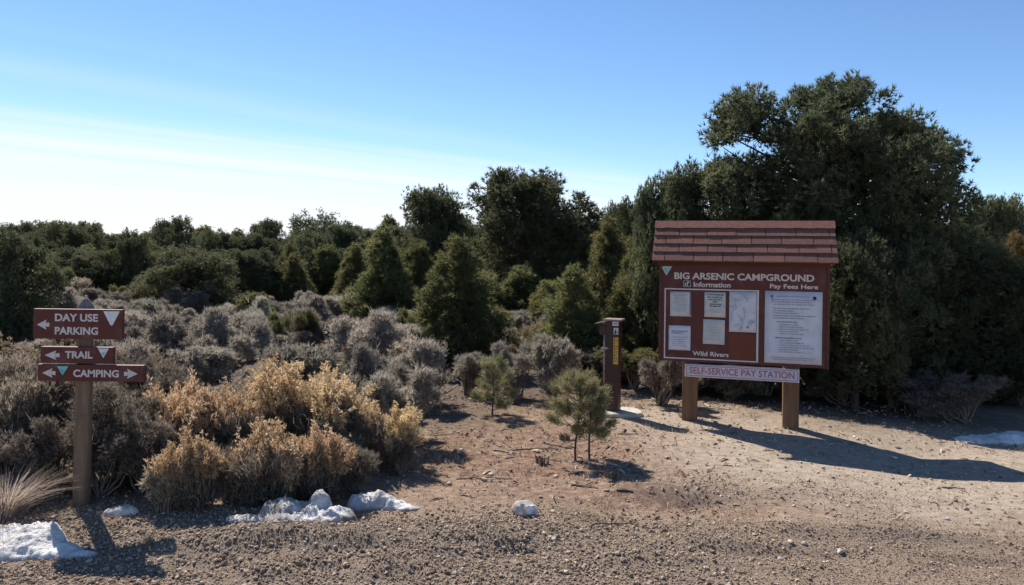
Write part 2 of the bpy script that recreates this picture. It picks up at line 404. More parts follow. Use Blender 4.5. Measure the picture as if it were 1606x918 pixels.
def ground_mat():
    m, t, o = new_mat('dry_ground')
    b = t.nodes.new('ShaderNodeBsdfPrincipled'); b.inputs['Roughness'].default_value = .95; b.inputs['Specular IOR Level'].default_value = .1
    tc = t.nodes.new('ShaderNodeTexCoord'); vec = tc.outputs['Object']
    def att(n):
        a = t.nodes.new('ShaderNodeAttribute'); a.attribute_name = n; return a.outputs['Fac']
    def mixc(f, a, b_):
        mx = t.nodes.new('ShaderNodeMix'); mx.data_type = 'RGBA'
        t.links.new(f, mx.inputs['Factor']); t.links.new(a, mx.inputs['A']); t.links.new(b_, mx.inputs['B']); return mx.outputs['Result']
    nf = noise(t, vec, 14, 8, .7); nm = noise(t, vec, 3.2, 6, .65); ng = noise(t, vec, 90, 4, .7)
    soil = ramp(t, [(.30, (.175, .120, .086)), (.5, (.300, .218, .162)), (.70, (.43, .34, .268))]); t.links.new(nf, soil.inputs[0])
    red = ramp(t, [(.32, (.120, .070, .048)), (.5, (.220, .140, .100)), (.68, (.38, .285, .22))]); t.links.new(nf, red.inputs[0])
    path = ramp(t, [(.30, (.270, .212, .163)), (.5, (.385, .315, .252)), (.70, (.50, .425, .35))]); t.links.new(nf, path.inputs[0])
    grav = ramp(t, [(.32, (.110, .083, .062)), (.5, (.255, .198, .152)), (.7, (.40, .325, .26))]); t.links.new(ng, grav.inputs[0])
    straw = ramp(t, [(.3, (.28, .215, .13)), (.7, (.45, .36, .245))]); t.links.new(ng, straw.inputs[0])
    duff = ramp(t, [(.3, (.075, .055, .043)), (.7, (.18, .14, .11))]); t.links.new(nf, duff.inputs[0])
    c = mixc(att('red'), soil.outputs[0], red.outputs[0])
    c = mixc(att('path'), c, path.outputs[0])
    sm = ramp(t, [(.56, (0, 0, 0)), (.70, (1, 1, 1))]); t.links.new(nm, sm.inputs[0])
    ml = t.nodes.new('ShaderNodeMath'); ml.operation = 'MULTIPLY'; t.links.new(sm.outputs[0], ml.inputs[0]); t.links.new(att('straw'), ml.inputs[1])
    c = mixc(ml.outputs[0], c, straw.outputs[0])
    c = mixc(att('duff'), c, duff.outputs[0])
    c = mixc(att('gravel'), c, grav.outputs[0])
    t.links.new(c, b.inputs['Base Color'])
    bp = t.nodes.new('ShaderNodeBump'); bp.inputs['Strength'].default_value = .9; bp.inputs['Distance'].default_value = .02
    ad = t.nodes.new('ShaderNodeMath'); ad.operation = 'ADD'; t.links.new(nf, ad.inputs[0]); t.links.new(noise(t, vec, 60, 6, .75), ad.inputs[1])
    t.links.new(ad.outputs[0], bp.inputs['Height']); t.links.new(bp.outputs[0], b.inputs['Normal'])
    t.links.new(b.outputs[0], o.inputs[0])
    return m
M['ground'] = ground_mat()

# ------------------------------------------------------------------ the ground: one sheet to the horizon
def axis(lo, hi, step, far_lo, far_hi, gr=1.13):
    a = list(np.arange(lo, hi + 1e-6, step))
    s = step; x = hi
    while x < far_hi: s *= gr; x += s; a.append(x)
    s = step; x = lo; b = []
    while x > far_lo: s *= gr; x -= s; b.append(x)
    return np.array(b[::-1] + a)
gx = axis(-4.2, 5.2, .036, -1500, 1500)
gy = axis(3.4, 9.4, .036, -60, 2400)
GX, GY = np.meshgrid(gx, gy)
GZ = ground_z(GX, GY) + .010 * fbm(GX * 9, GY * 9, 40, 2) * (1 - sstep(9, 13, GY))
nx, ny = len(gx), len(gy)
gv = np.stack([GX.ravel(), GY.ravel(), GZ.ravel()], 1)
ii = (np.arange(ny - 1)[:, None] * nx + np.arange(nx - 1)[None]).ravel()
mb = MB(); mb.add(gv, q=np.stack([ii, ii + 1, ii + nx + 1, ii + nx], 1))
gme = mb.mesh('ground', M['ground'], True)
X, Y = gv[:, 0], gv[:, 1]
def gattr(n, val):
    a = gme.attributes.new(n, 'FLOAT', 'POINT'); a.data.foreach_set('value', np.clip(val, 0, 1).astype(np.float32))
n1 = fbm(X * .9, Y * .9, 31); n2 = fbm(X * 2.5, Y * 2.5, 33)
redw = gauss(X, Y, .15, 6.6, 1.4, 1.2) * 1.5 + gauss(X, Y, 1.4, 5.4, .9, .35) * 1.3 + gauss(X, Y, 3.4, 5.35, 1.0, .32) * .8
gattr('red', redw + 1.2 * n1 + .9 * n2)
pathw = sstep(.7, 1.9, X + .35 * (Y - 7) + 1.2 * n1) * (1 - sstep(8.2, 9.2, Y)) * sstep(4.6, 5.6, Y) + gauss(X, Y, 2.2, 5.9, 1.4, .9) * .5
gattr('path', pathw * .9 + .5 * n2)
gattr('straw', gauss(X, Y, .5, 7.9, 1.6, .8) + gauss(X, Y, -.75, 6.6, .6, .6) + gauss(X, Y, 1.6, 4.9, 1.5, .35) + .3 + n2)
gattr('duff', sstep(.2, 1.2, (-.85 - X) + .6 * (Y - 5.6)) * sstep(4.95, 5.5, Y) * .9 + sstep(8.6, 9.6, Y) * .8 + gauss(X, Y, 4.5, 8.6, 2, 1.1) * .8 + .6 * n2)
gattr('gravel', gravel_w(X, Y) * 1.05 + .35 * n2 * (gravel_w(X, Y) > .05))
tag(link('ground', gme), kind='structure')

# ------------------------------------------------------------------ gravel, litter (nobody could count them)
def rand_rot(n, rng):
    q = norm(rng.normal(size=(n, 4))); w, x, y, z = q.T
    return np.stack([1 - 2 * (y * y + z * z), 2 * (x * y - z * w), 2 * (x * z + y * w),
                     2 * (x * y + z * w), 1 - 2 * (x * x + z * z), 2 * (y * z - x * w),
                     2 * (x * z - y * w), 2 * (y * z + x * w), 1 - 2 * (x * x + y * y)], 1).reshape(n, 3, 3)
ph = (1 + 5 ** .5) / 2
ICO = norm(np.array([(-1, ph, 0), (1, ph, 0), (-1, -ph, 0), (1, -ph, 0), (0, -1, ph), (0, 1, ph), (0, -1, -ph), (0, 1, -ph), (ph, 0, -1), (ph, 0, 1), (-ph, 0, -1), (-ph, 0, 1)], float))
ICF = np.array([(0, 11, 5), (0, 5, 1), (0, 1, 7), (0, 7, 10), (0, 10, 11), (1, 5, 9), (5, 11, 4), (11, 10, 2), (10, 7, 6), (7, 1, 8), (3, 9, 4), (3, 4, 2), (3, 2, 6), (3, 6, 8), (3, 8, 9), (4, 9, 5), (2, 4, 11), (6, 2, 10), (8, 6, 7), (9, 8, 1)])
OCT = np.array([(1, 0, 0), (-1, 0, 0), (0, 1, 0), (0, -1, 0), (0, 0, 1), (0, 0, -1)], float)
OCF = np.array([(0, 2, 4), (2, 1, 4), (1, 3, 4), (3, 0, 4), (2, 0, 5), (1, 2, 5), (3, 1, 5), (0, 3, 5)])
def stones(mb, x, y, size, rng, tint, sink=.25, low=False):
    n = len(x); B_, F_ = (OCT, OCF) if low else (ICO, ICF); nv = len(B_)
    V = B_[None] * (1 + .16 * rng.normal(size=(n, nv, 1)))
    V = V * np.stack([np.ones(n), rng.uniform(.6, .95, n), rng.uniform(.5, .85, n)], 1)[:, None]
    V = np.einsum('nij,nkj->nki', rand_rot(n, rng), V) * size[:, None, None] * .5
    V[:, :, 2] *= .8
    V += np.stack([x, y, ground_z(x, y) + size * sink], 1)[:, None]
    F = (np.arange(n)[:, None, None] * nv + F_[None]).reshape(-1, 3)
    mb.add(V.reshape(-1, 3), F, tint=np.repeat(tint, nv))
rng = np.random.default_rng(5)
mb = MB()
n = 46000
x = rng.uniform(-3.9, 4.0, n); y = 3.55 + rng.uniform(0, 1, n) ** 1.15 * 2.4
keep = (np.abs(x) < y * .70 + .25) & (rng.uniform(size=n) < gravel_w(x, y) * (.85 - .30 * sstep(.4, 2.2, x)))
x, y = x[keep], y[keep]
size = np.clip(rng.lognormal(math.log(.0145), .42, len(x)), .007, .034) * (1 - .25 * sstep(.3, 2.2, x))
stones(mb, x, y, size, rng, np.clip(rng.beta(2.0, 2.2, len(x)), 0, 1))
n = 190000        # fine chippings between them
x = rng.uniform(-3.9, 4.0, n); y = 3.55 + rng.uniform(0, 1, n) ** 1.15 * 2.6
keep = (np.abs(x) < y * .70 + .25) & (rng.uniform(size=n) < gravel_w(x, y) * .62 + .04)
x, y = x[keep], y[keep]
stones(mb, x, y, np.clip(rng.lognormal(math.log(.0088), .30, len(x)), .005, .016), rng, np.clip(rng.beta(2.0, 2.4, len(x)), 0, 1), .25, True)
n = 4200          # scattered stones on the bare soil
x = rng.uniform(-1.2, 5.0, n); y = rng.uniform(5.0, 8.9, n)
keep = (np.abs(x) < y * .70 + .2) & (vnoise(x * 1.5, y * 1.5, 60) > rng.uniform(0, .9, n))
x, y = x[keep], y[keep]
stones(mb, x, y, np.clip(rng.lognormal(math.log(.016), .5, len(x)), .007, .06), rng, rng.beta(2.2, 1.6, len(x)), .15)
g = mb.build('gravel', M['stone']); tag(g, 'loose grey brown gravel along the road edge in the foreground', 'gravel', kind='stuff')

def blades(C, D, k, Ln, Wd, spread, rng, jit=0.0):
    n = len(C)
    Cr = np.repeat(C, k, 0); Dr = np.repeat(D, k, 0)
    if jit: Cr = Cr + rng.normal(size=Cr.shape) * jit
    d = norm(Dr + spread * rng.normal(size=Dr.shape))
    s = norm(np.cross(d, rng.normal(size=d.shape)))
    ln = (Ln * rng.uniform(.6, 1.25, len(d)))[:, None]
    v = np.stack([Cr - s * Wd / 2, Cr + s * Wd / 2, Cr + d * ln], 1).reshape(-1, 3)
    return v, np.arange(len(v)).reshape(-1, 3)

mb = MB(); rng = np.random.default_rng(8)
n = 9000          # bark chips, needles, twigs
x = rng.uniform(-1.6, 5.0, n); y = rng.uniform(4.9, 9.2, n)
dens = .07 + .75 * gauss(x, y, .3, 6.6, 1.1, .9) + .6 * gauss(x, y, 3.8, 7.35, 1.6, .28) + .7 * sstep(8.2, 8.8, y) + .4 * gauss(x, y, 1.2, 5.4, .6, .25)
keep = (rng.uniform(size=n) < dens * (vnoise(x * 2.2, y * 2.2, 71) + .25)) & (np.abs(x) < y * .7 + .2)
x, y = x[keep], y[keep]; n = len(x)
az = rng.uniform(0, PI * 2, n); ln = np.clip(rng.lognormal(math.log(.026), .65, n), .008, .16); wd = np.clip(ln * rng.uniform(.06, .35, n), .004, .022)
dx, dy = np.cos(az) * ln / 2, np.sin(az) * ln / 2; px_, py_ = -np.sin(az) * wd / 2, np.cos(az) * wd / 2
zb = ground_z(x, y) + .006; tl = rng.normal(size=n) * .012
Vq = np.stack([np.stack([x - dx - px_, y - dy - py_, zb - tl], 1), np.stack([x + dx - px_, y + dy - py_, zb + tl], 1),
               np.stack([x + dx + px_, y + dy + py_, zb + tl + .004], 1), np.stack([x - dx + px_, y - dy + py_, zb - tl + .004], 1), np.stack([x, y, zb + .012], 1)], 1)
b5 = np.arange(n)[:, None] * 5
F = np.concatenate([b5 + np.array([0, 1, 4]), b5 + np.array([1, 2, 4]), b5 + np.array([2, 3, 4]), b5 + np.array([3, 0, 4])])
mb.add(Vq.reshape(-1, 3), F, tint=np.repeat(rng.beta(1.6, 1.6, n), 5))
tag(mb.build('ground_litter', M['litter']), 'scattered bark chips and twig bits on the reddish soil', 'litter', kind='stuff')

mb = MB(); rng = np.random.default_rng(9)
n = 9000          # short dry grass
x = rng.uniform(-1.5, 4.6, n); y = rng.uniform(4.5, 9.2, n)
dens = gauss(x, y, .45, 8.1, 1.5, .7) + .8 * gauss(x, y, -.75, 6.6, .5, .5) + .45 * gauss(x, y, 1.7, 5.0, 1.6, .35) + .8 * gauss(x, y, 2.4, 8.3, 1.2, .5) + .5 * gauss(x, y, .3, 5.2, .8, .2)
keep = (rng.uniform(size=n) < dens * 1.3 * sstep(.42, .75, vnoise(x * 2.8, y * 2.8, 77))) & (np.abs(x) < y * .7 + .2)
x, y = x[keep], y[keep]
C = np.stack([x, y, ground_z(x, y)], 1); D = np.tile([.15, -.1, .7], (len(x), 1))
vv, ff = blades(C, D, 5, .05, .005, .55, rng, .012)
mb.add(vv, ff, tint=np.repeat(rng.uniform(0, 1, len(x)), 15))
tag(mb.build('dry_grass', M['straw']), 'short bleached dry grass between the bare soil patches', 'grass', kind='stuff')

# ------------------------------------------------------------------ lettering helper
def text_part(name, s, box, y, mat, parent, bold=.024, depth=.0015, space=1.0):
    cu = bpy.data.curves.new('text', 'FONT'); cu.body = s; cu.offset = bold; cu.space_character = space; cu.resolution_u = 3
    o = bpy.data.objects.new('text', cu); COL.objects.link(o)
    dg = bpy.context.evaluated_depsgraph_get(); dg.update()
    me = bpy.data.meshes.new_from_object(o.evaluated_get(dg))
    bpy.data.objects.remove(o); bpy.data.curves.remove(cu)
    n = len(me.vertices); co = np.empty(n * 3, np.float32); me.vertices.foreach_get('co', co); co = co.reshape(-1, 3)
    lo, hi = co.min(0), co.max(0); x0, x1, z0, z1 = box
    p = np.empty((n, 3), np.float32)
    p[:, 0] = x0 + (co[:, 0] - lo[0]) / (hi[0] - lo[0]) * (x1 - x0)
    p[:, 2] = z0 + (co[:, 1] - lo[1]) / (hi[1] - lo[1]) * (z1 - z0)
    p[:, 1] = y
    polys = [tuple(q.vertices) for q in me.polygons]
    rng_ = sorted((min(co[k][0] for k in q), max(co[k][0] for k in q)) for q in polys)
    gap = .17; cuts = []; right = rng_[0][1]                   # the spaces between the words
    for a, b in rng_:
        if a - right > gap: cuts.append((a + right) / 2)
        right = max(right, b)
    words = {}
    for q in polys: words.setdefault(sum(co[q[0]][0] > c for c in cuts), []).append(q)
    bpy.data.meshes.remove(me)
    for wd in sorted(words):
        ids = sorted({k for q in words[wd] for k in q}); mp = {k: i for i, k in enumerate(ids)}
        me = bpy.data.meshes.new(name); me.from_pydata([tuple(map(float, p[k])) for k in ids], [], [tuple(mp[k] for k in q) for q in words[wd]]); me.update()
        me.materials.append(mat)
        o = link(name, me, parent)
        sm = o.modifiers.new('thickness', 'SOLIDIFY'); sm.thickness = depth; sm.offset = 0
    return o

# ------------------------------------------------------------------ information board
ib = empty('information_board', (2.291, 7.710, 0), -math.radians(17))
tag(ib, 'maroon shingle roofed campground information board on two square posts', 'notice board')
# local frame: x along the board, -y to the viewer, z up; panel front at y = 0
for (xc, zb, w) in ((-.52, -.10, .145), (.445, -.16, .150)):
    m = MB(); m.box(xc - w / 2, xc + w / 2, .045, .045 + w, zb, 1.72); bevel(m.build('post', M['wood'], ib), .006)
m = MB(); m.box(-.824, .776, 0, .040, .602, 1.655); panel = bevel(m.build('panel', M['panelred'], ib), .003)
m = MB(); m.box(-.829, -.803, -.012, .046, .598, 1.60); bevel(m.build('edge_trim', M['trim'], ib), .003)
m = MB(); m.box(.752, .781, -.012, .046, .598, 1.60); bevel(m.build('edge_trim', M['trim'], ib), .003)
m = MB(); m.box(-.835, .787, -.030, -.003, 1.568, 1.640); bevel(m.build('top_trim', M['trim'], ib), .003)
# roof: two slopes, shingle courses on both
rx0, rx1 = -.883, .822
ridge = Vector((0, .085, 2.010)); eave = Vector((0, -.225, 1.612))
sl = eave - ridge; slen = sl.length; sdir = sl / slen; snor = Vector((0, sdir.z, -sdir.y)); snor = snor if snor.z > 0 else -snor
def slope_matrix(front):
    sy = 1 if front else -1
    s_ = Vector((0, sdir.y * sy, sdir.z)); n_ = Vector((0, snor.y * sy, snor.z))
    # columns: x along the ridge, y down the slope, z out of the roof
    Mx = Matrix(((1, s_.x, n_.x, 0), (0, s_.y, n_.y, ridge.y), (0, s_.z, n_.z, ridge.z), (0, 0, 0, 1)))
    return Mx
m = MB()
for fr in (True, False): m.box(rx0 + .006, rx1 - .006, .004 if fr else .006, slen - .006, -.022, -.002, M=slope_matrix(fr))
roof = m.build('roof', M['underroof'], ib)
for xe in (-.79, .74):                                                  # gable ends under the roof
    m = MB(); m.add([(xe, ridge.y - .25, 1.64), (xe, ridge.y + .25, 1.64), (xe, ridge.y, 1.955), (xe + .018, ridge.y - .25, 1.64), (xe + .018, ridge.y + .25, 1.64), (xe + .018, ridge.y, 1.955)],
                    [(0, 1, 2), (5, 4, 3)], [(0, 3, 4, 1), (1, 4, 5, 2), (2, 5, 3, 0)])
    m.build('gable_end', M['trim'], ib)
rowj = [[300, 527, 757, 988, 1220, 1468], [195, 420, 645, 878, 1110, 1350], [308, 535, 768, 1003, 1240, 1480], [198, 428, 660, 895, 1132, 1375]]
bounds = [.085, .195, .300, .402, slen + .008]
rr = random.Random(4)
for fr in (True, False):
    Mx = slope_matrix(fr)
    for r in range(3, -1, -1):
        d0, d1 = bounds[r] - .05, bounds[r + 1]
        js = [rx0] + [rx0 + (j - 92) / 1425 * (rx1 - rx0) for j in rowj[r]] + [rx1 + .004 * r]
        for a, b in zip(js[:-1], js[1:]):
            if b - a < .02: continue
            e = rr.uniform(-.0015, .0015); h0 = .002 + .004 * (3 - r) * 0; th = rr.uniform(.009, .013)
            m = MB()
            # a wedge that lifts towards its lower edge, lying on the course below
            v = [(a + .0035, d0, 0), (b - .0035, d0, 0), (b - .0035, d1 + e, .010), (a + .0035, d1 + e + rr.uniform(-.002, .002), .010),
                 (a + .0035, d0, .003), (b - .0035, d0, .003), (b - .0035, d1 + e, .010 + th), (a + .0035, d1 + e, .010 + th)]
            v = [Mx @ Vector(p) for p in v]
            m.add(v, q=[(0, 1, 2, 3), (7, 6, 5, 4), (0, 4, 5, 1), (1, 5, 6, 2), (2, 6, 7, 3), (3, 7, 4, 0)])
            m.build('shingle', M['shingle'] if rr.random() < .6 else M['shingle2'], roof)
    m = MB(); k = 28; v = []
    for i in range(k + 1):
        xx = rx0 - .002 + (rx1 - rx0 + .004) * i / k; ee = .100 + .004 * max(0, math.sin(i * 1.9)) + rr.uniform(-.002, .002)
        for (dd, hh) in ((-.004, .010), (ee, .026), (ee, .014), (-.004, .000)): v.append(Mx @ Vector((xx, dd, hh)))
    q = [(i * 4 + j, i * 4 + (j + 1) % 4, i * 4 + 4 + (j + 1) % 4, i * 4 + 4 + j) for i in range(k) for j in range(4)] + [(0, 1, 2, 3), (k * 4 + 3, k * 4 + 2, k * 4 + 1, k * 4)]
    m.add(v, q=q); m.build('ridge_cap', M['shingle'], roof)
# emblem, lettering
def triangle(parent, x0, x1, zt, zb, y, upper, lower, name='emblem'):
    xm = (x0 + x1) / 2; f = .42
    za = zt + (zb - zt) * f; xa0 = x0 + (xm - x0) * f; xa1 = x1 + (xm - x1) * f
    e = MB().poly([(x0, zt), (x1, zt), (xm, zb)], y, y - .002).build(name, upper, parent)
    if lower: MB().poly([(xa0 + .006, za), (xa1 - .006, za), (xm, zb + .012)], y - .0022, y - .0035).build('emblem_field', lower, e)
    return e
triangle(ib, -.813, -.706, 1.554, 1.464, -.001, M['emwhite'], None)
MB().poly([(-.800, 1.546), (-.719, 1.546), (-.7595, 1.476)], -.0035, -.005).build('emblem_field', M['teal'], ib)
text_part('lettering', 'BIG ARSENIC CAMPGROUND', (-.680, .640, 1.428, 1.497), -.002, M['letter'], ib, .032)
text_part('lettering', 'Information', (-.490, -.132, 1.354, 1.405), -.002, M['letter'], ib, .026)
text_part('lettering', 'Pay Fees Here', (.236, .676, 1.344, 1.401), -.002, M['letter'], ib, .026)
text_part('lettering', 'Wild Rivers', (-.493, -.140, .666, .712), -.002, M['letter'], ib, .026)
ic = MB().box(-.590, -.520, -.003, -.0005, 1.354, 1.416).build('pictogram', M['black'], ib)
m = MB()
for bx_ in ((-.588, -.522, 1.4125, 1.4155), (-.588, -.522, 1.3545, 1.3575), (-.5895, -.5865, 1.3545, 1.4155), (-.5235, -.5205, 1.3545, 1.4155), (-.575, -.566, 1.364, 1.392), (-.556, -.548, 1.362, 1.404), (-.548, -.534, 1.392, 1.406)):
    m.box(bx_[0], bx_[1], -.0045, -.0032, bx_[2], bx_[3])
m.build('pictogram_lines', M['emwhite'], ic)
# white line frame round the notices
fx0, fx1, fz0, fz1, fw = -.775, .135, .628, 1.335, .012
m = MB(); m.box(fx0, fx1, -.004, -.0005, fz1 - fw, fz1); m.box(fx0, fx1, -.004, -.0005, fz0, fz0 + fw)
m.box(fx0, fx0 + fw, -.0043, -.0005, fz0 + fw, fz1 - fw); m.box(fx1 - fw * 1.5, fx1, -.0043, -.0005, fz0 + fw, fz1 - fw)
m.build('border_line', M['letter'], ib)
m = MB(); m.box(-.146, .112, -.003, -.0005, .645, .900); m.build('bare_patch', M['bare'], ib)
def sheet(name, x0, x1, z0, z1, mat, tilt=0.0, curl=.006, label=None):
    m = MB(); k = 6; v = []; cx, cz = (x0 + x1) / 2, (z0 + z1) / 2
    for i in range(k + 1):
        for j in range(k + 1):
            a, b = i / k, j / k
            X_ = x0 + (x1 - x0) * a; Z_ = z0 + (z1 - z0) * b
            dy = curl * (abs(a - .5) * 2) ** 3 * (abs(b - .5) * 2) ** 2 + .0012 * math.sin(a * 7 + b * 5 + x0 * 9)
            dxr, dzr = X_ - cx, Z_ - cz
            v.append((cx + dxr - dzr * tilt, -.0050 - dy, cz + dzr + dxr * tilt))
    q = [(i * (k + 1) + j, (i + 1) * (k + 1) + j, (i + 1) * (k + 1) + j + 1, i * (k + 1) + j + 1) for i in range(k) for j in range(k)]
    m.add(v, q=q); o = m.build(name, mat, ib, True)
    sm = o.modifiers.new('thickness', 'SOLIDIFY'); sm.thickness = .0012; sm.offset = 1
    if label: o['label'] = label
    return o
def lines(parent, rows, mat, y=-.0125, th=.0055, seed=1, brk=True):
    m = MB(); r_ = random.Random(seed)
    for (xa, xb, zc) in rows:
        x_ = xa
        while x_ < xb:
            w_ = min(r_.uniform(.012, .045), xb - x_)
            if w_ > .004: m.box(x_, x_ + w_, y - .0004, y, zc - th / 2 * r_.uniform(.7, 1.1), zc + th / 2 * r_.uniform(.7, 1.1))
            x_ += w_ + (r_.uniform(.004, .009) if brk else 0)
    o = m.build('printed_lines', mat, parent); o['kind'] = 'stuff'; return o
s1 = sheet('notice', -.719, -.512, 1.055, 1.303, M['paper_warm'], .01); lines(s1, [(-.690 + .02 * (i % 3), -.55 - .01 * (i % 2), 1.265 - .022 * i) for i in range(8)], M['inkpale'], seed=2)
m = MB(); m.box(-.522, -.514, -.0135, -.012, 1.07, 1.30); m.build('sleeve_edge', M['ink'], s1)
s2 = sheet('notice', -.382, -.178, 1.058, 1.306, M['paper_warm'], 0); lines(s2, [(-.362, -.196, 1.280), (-.355, -.200, 1.255), (-.345, -.21, 1.232), (-.30, -.26, 1.212), (-.33, -.22, 1.186), (-.335, -.225, 1.166)], M['ink'], th=.011, seed=3)
lines(s2, [(-.33, -.22, 1.13), (-.32, -.23, 1.11)], M['inkpale'], seed=13)
s3 = sheet('map_poster', -.143, .113, .921, 1.318, M['paper'], .0, label='park map sheet with pale blue lines')
m = MB(); r_ = random.Random(6)
for k in range(14):
    x_ = r_.uniform(-.11, .08); z_ = r_.uniform(.96, 1.28); a_ = r_.uniform(0, 6.28); pts = []
    for i in range(9):
        pts.append((min(.105, max(-.135, x_)), -.0120 - .00006 * k, min(1.305, max(.935, z_)))); a_ += r_.uniform(-.7, .7); x_ += .018 * math.cos(a_); z_ += .018 * math.sin(a_)
    P = np.array(pts); T = norm(np.gradient(P, axis=0)); B_ = np.stack([-T[:, 2], T[:, 1] * 0, T[:, 0]], 1) * r_.choice((.0016, .0022, .004))
    m.add(np.vstack([P - B_, P + B_]), q=[(i, i + 1, i + 10, i + 9) for i in range(8)])
for k in range(10):
    x_, z_ = r_.uniform(-.12, .08), r_.uniform(.94, 1.04); m.box(x_, x_ + r_.uniform(.01, .03), -.0137, -.0134, z_, z_ + r_.uniform(.008, .03))
m.build('map_lines', M['mapblue'], s3)['kind'] = 'stuff'
s4 = sheet('notice', -.729, -.513, .716, .962, M['paper'], .0); lines(s4, [(-.70, -.54, .905), (-.70, -.58, .885)], M['inkpale'], th=.012, seed=5)
lines(s4, [(-.69, -.55 - .02 * (i % 2), .845 - .022 * i) for i in range(5)], M['inkpale'], seed=15)
s5 = sheet('notice', -.392, -.183, .789, 1.034, M['paper_warm'], -.01); lines(s5, [(-.36, -.22 - .012 * (i % 3), 1.0 - .021 * i) for i in range(9)], M['inkpale'], th=.004, seed=7)
s6 = sheet('fee_poster', .192, .715, .634, 1.332, M['paper'], 0, .003, label='large white fee instruction poster with lines of small print')
rows = [(.30, .60, 1.282)]
rows += [(.25, .68, 1.250), (.25, .62, 1.228), (.28, .64, 1.205)]
rows += [(.265, .60, 1.165), (.265, .46, 1.142), (.265, .50, 1.120), (.265, .66, 1.095), (.265, .55, 1.072)]
lines(s6, rows, M['inkpale'], seed=8, th=.008)
lines(s6, [(.30, .50, 1.035)], M['ink'], seed=9, th=.008)
lines(s6, [(.33, .50 + .05 * ((i * 7) % 3), 1.008 - .022 * i) for i in range(5)], M['inkpale'], seed=10, th=.007)
lines(s6, [(.29, .53, .880)], M['ink'], seed=11, th=.008)
lines(s6, [(.33, .50 + .05 * ((i * 5) % 4), .855 - .022 * i) for i in range(6)], M['inkpale'], seed=12, th=.007)
lines(s6, [(.25, .66, .690), (.27, .64, .672)], M['inkpale'], seed=14, th=.006)
def disc(m, cx, cz, r, y): m.poly([(cx + r * math.cos(a * PI / 6), cz + r * math.sin(a * PI / 6)) for a in range(12)], y, y - .0006)
m = MB(); disc(m, .645, 1.272, .017, -.012); m.build('round_seal', M['black'], s6)
m = MB(); m.poly([(.240, 1.290), (.272, 1.292), (.262, 1.272), (.256, 1.254)], -.012, -.0126); m.build('small_emblem', M['ink'], s6)
# pay station sign
ss = MB(); ss.box(-.566, .516, -.006, .038, .452, .580); ss = bevel(ss.build('pay_station_sign', M['white'], ib), .006, 2); ss['label'] = 'white strip sign reading SELF-SERVICE PAY STATION in faded red'
text_part('sign_lettering', 'SELF-SERVICE PAY STATION', (-.520, .472, .487, .553), -.0075, M['pinkred'], ss, .014)
m = MB(); x0, x1, z0, z1, w = -.553, .503, .465, .568, .005
m.box(x0 + .015, x1 - .015, -.0085, -.0065, z1 - w, z1); m.box(x0 + .015, x1 - .015, -.0085, -.0065, z0, z0 + w); m.box(x0, x0 + w, -.0085, -.0065, z0 + .015, z1 - .015); m.box(x1 - w, x1, -.0085, -.0065, z0 + .015, z1 - .015)
for (cx, cz, a0) in ((x0 + .015, z1 - .015, 90), (x1 - .015, z1 - .015, 0), (x1 - .015, z0 + .015, 270), (x0 + .015, z0 + .015, 180)):
    v = []
    for i in range(6):
        a = math.radians(a0 + 18 * i); v += [(cx + .015 * math.cos(a), -.0083, cz + .015 * math.sin(a)), (cx + (.015 - w) * math.cos(a), -.0083, cz + (.015 - w) * math.sin(a))]
    m.add(v, q=[(2 * i, 2 * i + 1, 2 * i + 3, 2 * i + 2) for i in range(5)])
m.build('sign_border', M['pinkred'], ss)

# ------------------------------------------------------------------ direction sign post
dp = empty('direction_signpost', (-2.769, 5.025, 0), 0)
tag(dp, 'round wooden signpost with three stacked brown red direction boards', 'signpost')
m = MB(); zs = np.linspace(-.15, 1.262, 12)
m.tube([(.006 * (z - .6) - .004, .075, z) for z in zs], [.053 - .004 * (z / 1.3) + .0016 * math.sin(z * 9) for z in zs], 20); m.build('post', M['oldwood'], dp, True)
m = MB(); m.tube([(.002, .075, 1.258), (.002, .075, 1.272), (.0, .075, 1.300), (-.001, .075, 1.322), (-.002, .075, 1.336)], [.051, .050, .036, .024, .010], 18); m.build('post_top', M['capgrey'], dp, True)
def board(x0, x1, z0, z1, lab):
    o = MB().box(x0, x1, -.018, .020, z0, z1).build('direction_board', M['signred'], dp); bevel(o, .003); o['label'] = lab; return o
YF = -.0185
def arrow(parent, x0, x1, zc, hh, left):
    pts = [(0, 0), (.78, .5), (.70, .20), (1, .20), (1, -.20), (.70, -.20), (.78, -.5)]
    P = [(x0 + p[0] * (x1 - x0), zc + p[1] * hh) for p in pts] if left else [(x1 - p[0] * (x1 - x0), zc - p[1] * hh) for p in pts]
    MB().poly(P, YF, YF - .0015).build('arrow', M['letter'], parent)
b1 = board(-.282, .284, 1.076, 1.267, 'top board reading DAY USE PARKING with left arrow')
text_part('lettering', 'DAY USE', (-.143, .132, 1.188, 1.238), YF, M['letter'], b1, .030)
text_part('lettering', 'PARKING', (-.143, .133, 1.104, 1.153), YF, M['letter'], b1, .030)
arrow(b1, -.257, -.178, 1.166, .064, True)
MB().poly([(.166, 1.256), (.271, 1.257), (.226, 1.168), (.213, 1.167)], YF, YF - .0018).build('emblem', M['emwhite'], b1)
b2 = board(-.234, .229, .921, 1.026, 'middle board reading TRAIL with left arrow')
text_part('lettering', 'TRAIL', (-.076, .100, .953, .999), YF, M['letter'], b2, .030)
arrow(b2, -.205, -.110, .972, .062, True)
triangle(b2, .134, .205, 1.019, .958, YF, M['emwhite'], M['teal'])
b3 = board(-.249, .427, .807, .913, 'bottom board reading CAMPING with arrows both ways')
text_part('lettering', 'CAMPING', (-.022, .269, .834, .882), YF, M['letter'], b3, .030)
arrow(b3, -.220, -.135, .858, .062, True); arrow(b3, .303, .390, .859, .064, False)
triangle(b3, -.126, -.053, .902, .845, YF, M['teal'], M['tealblue'])

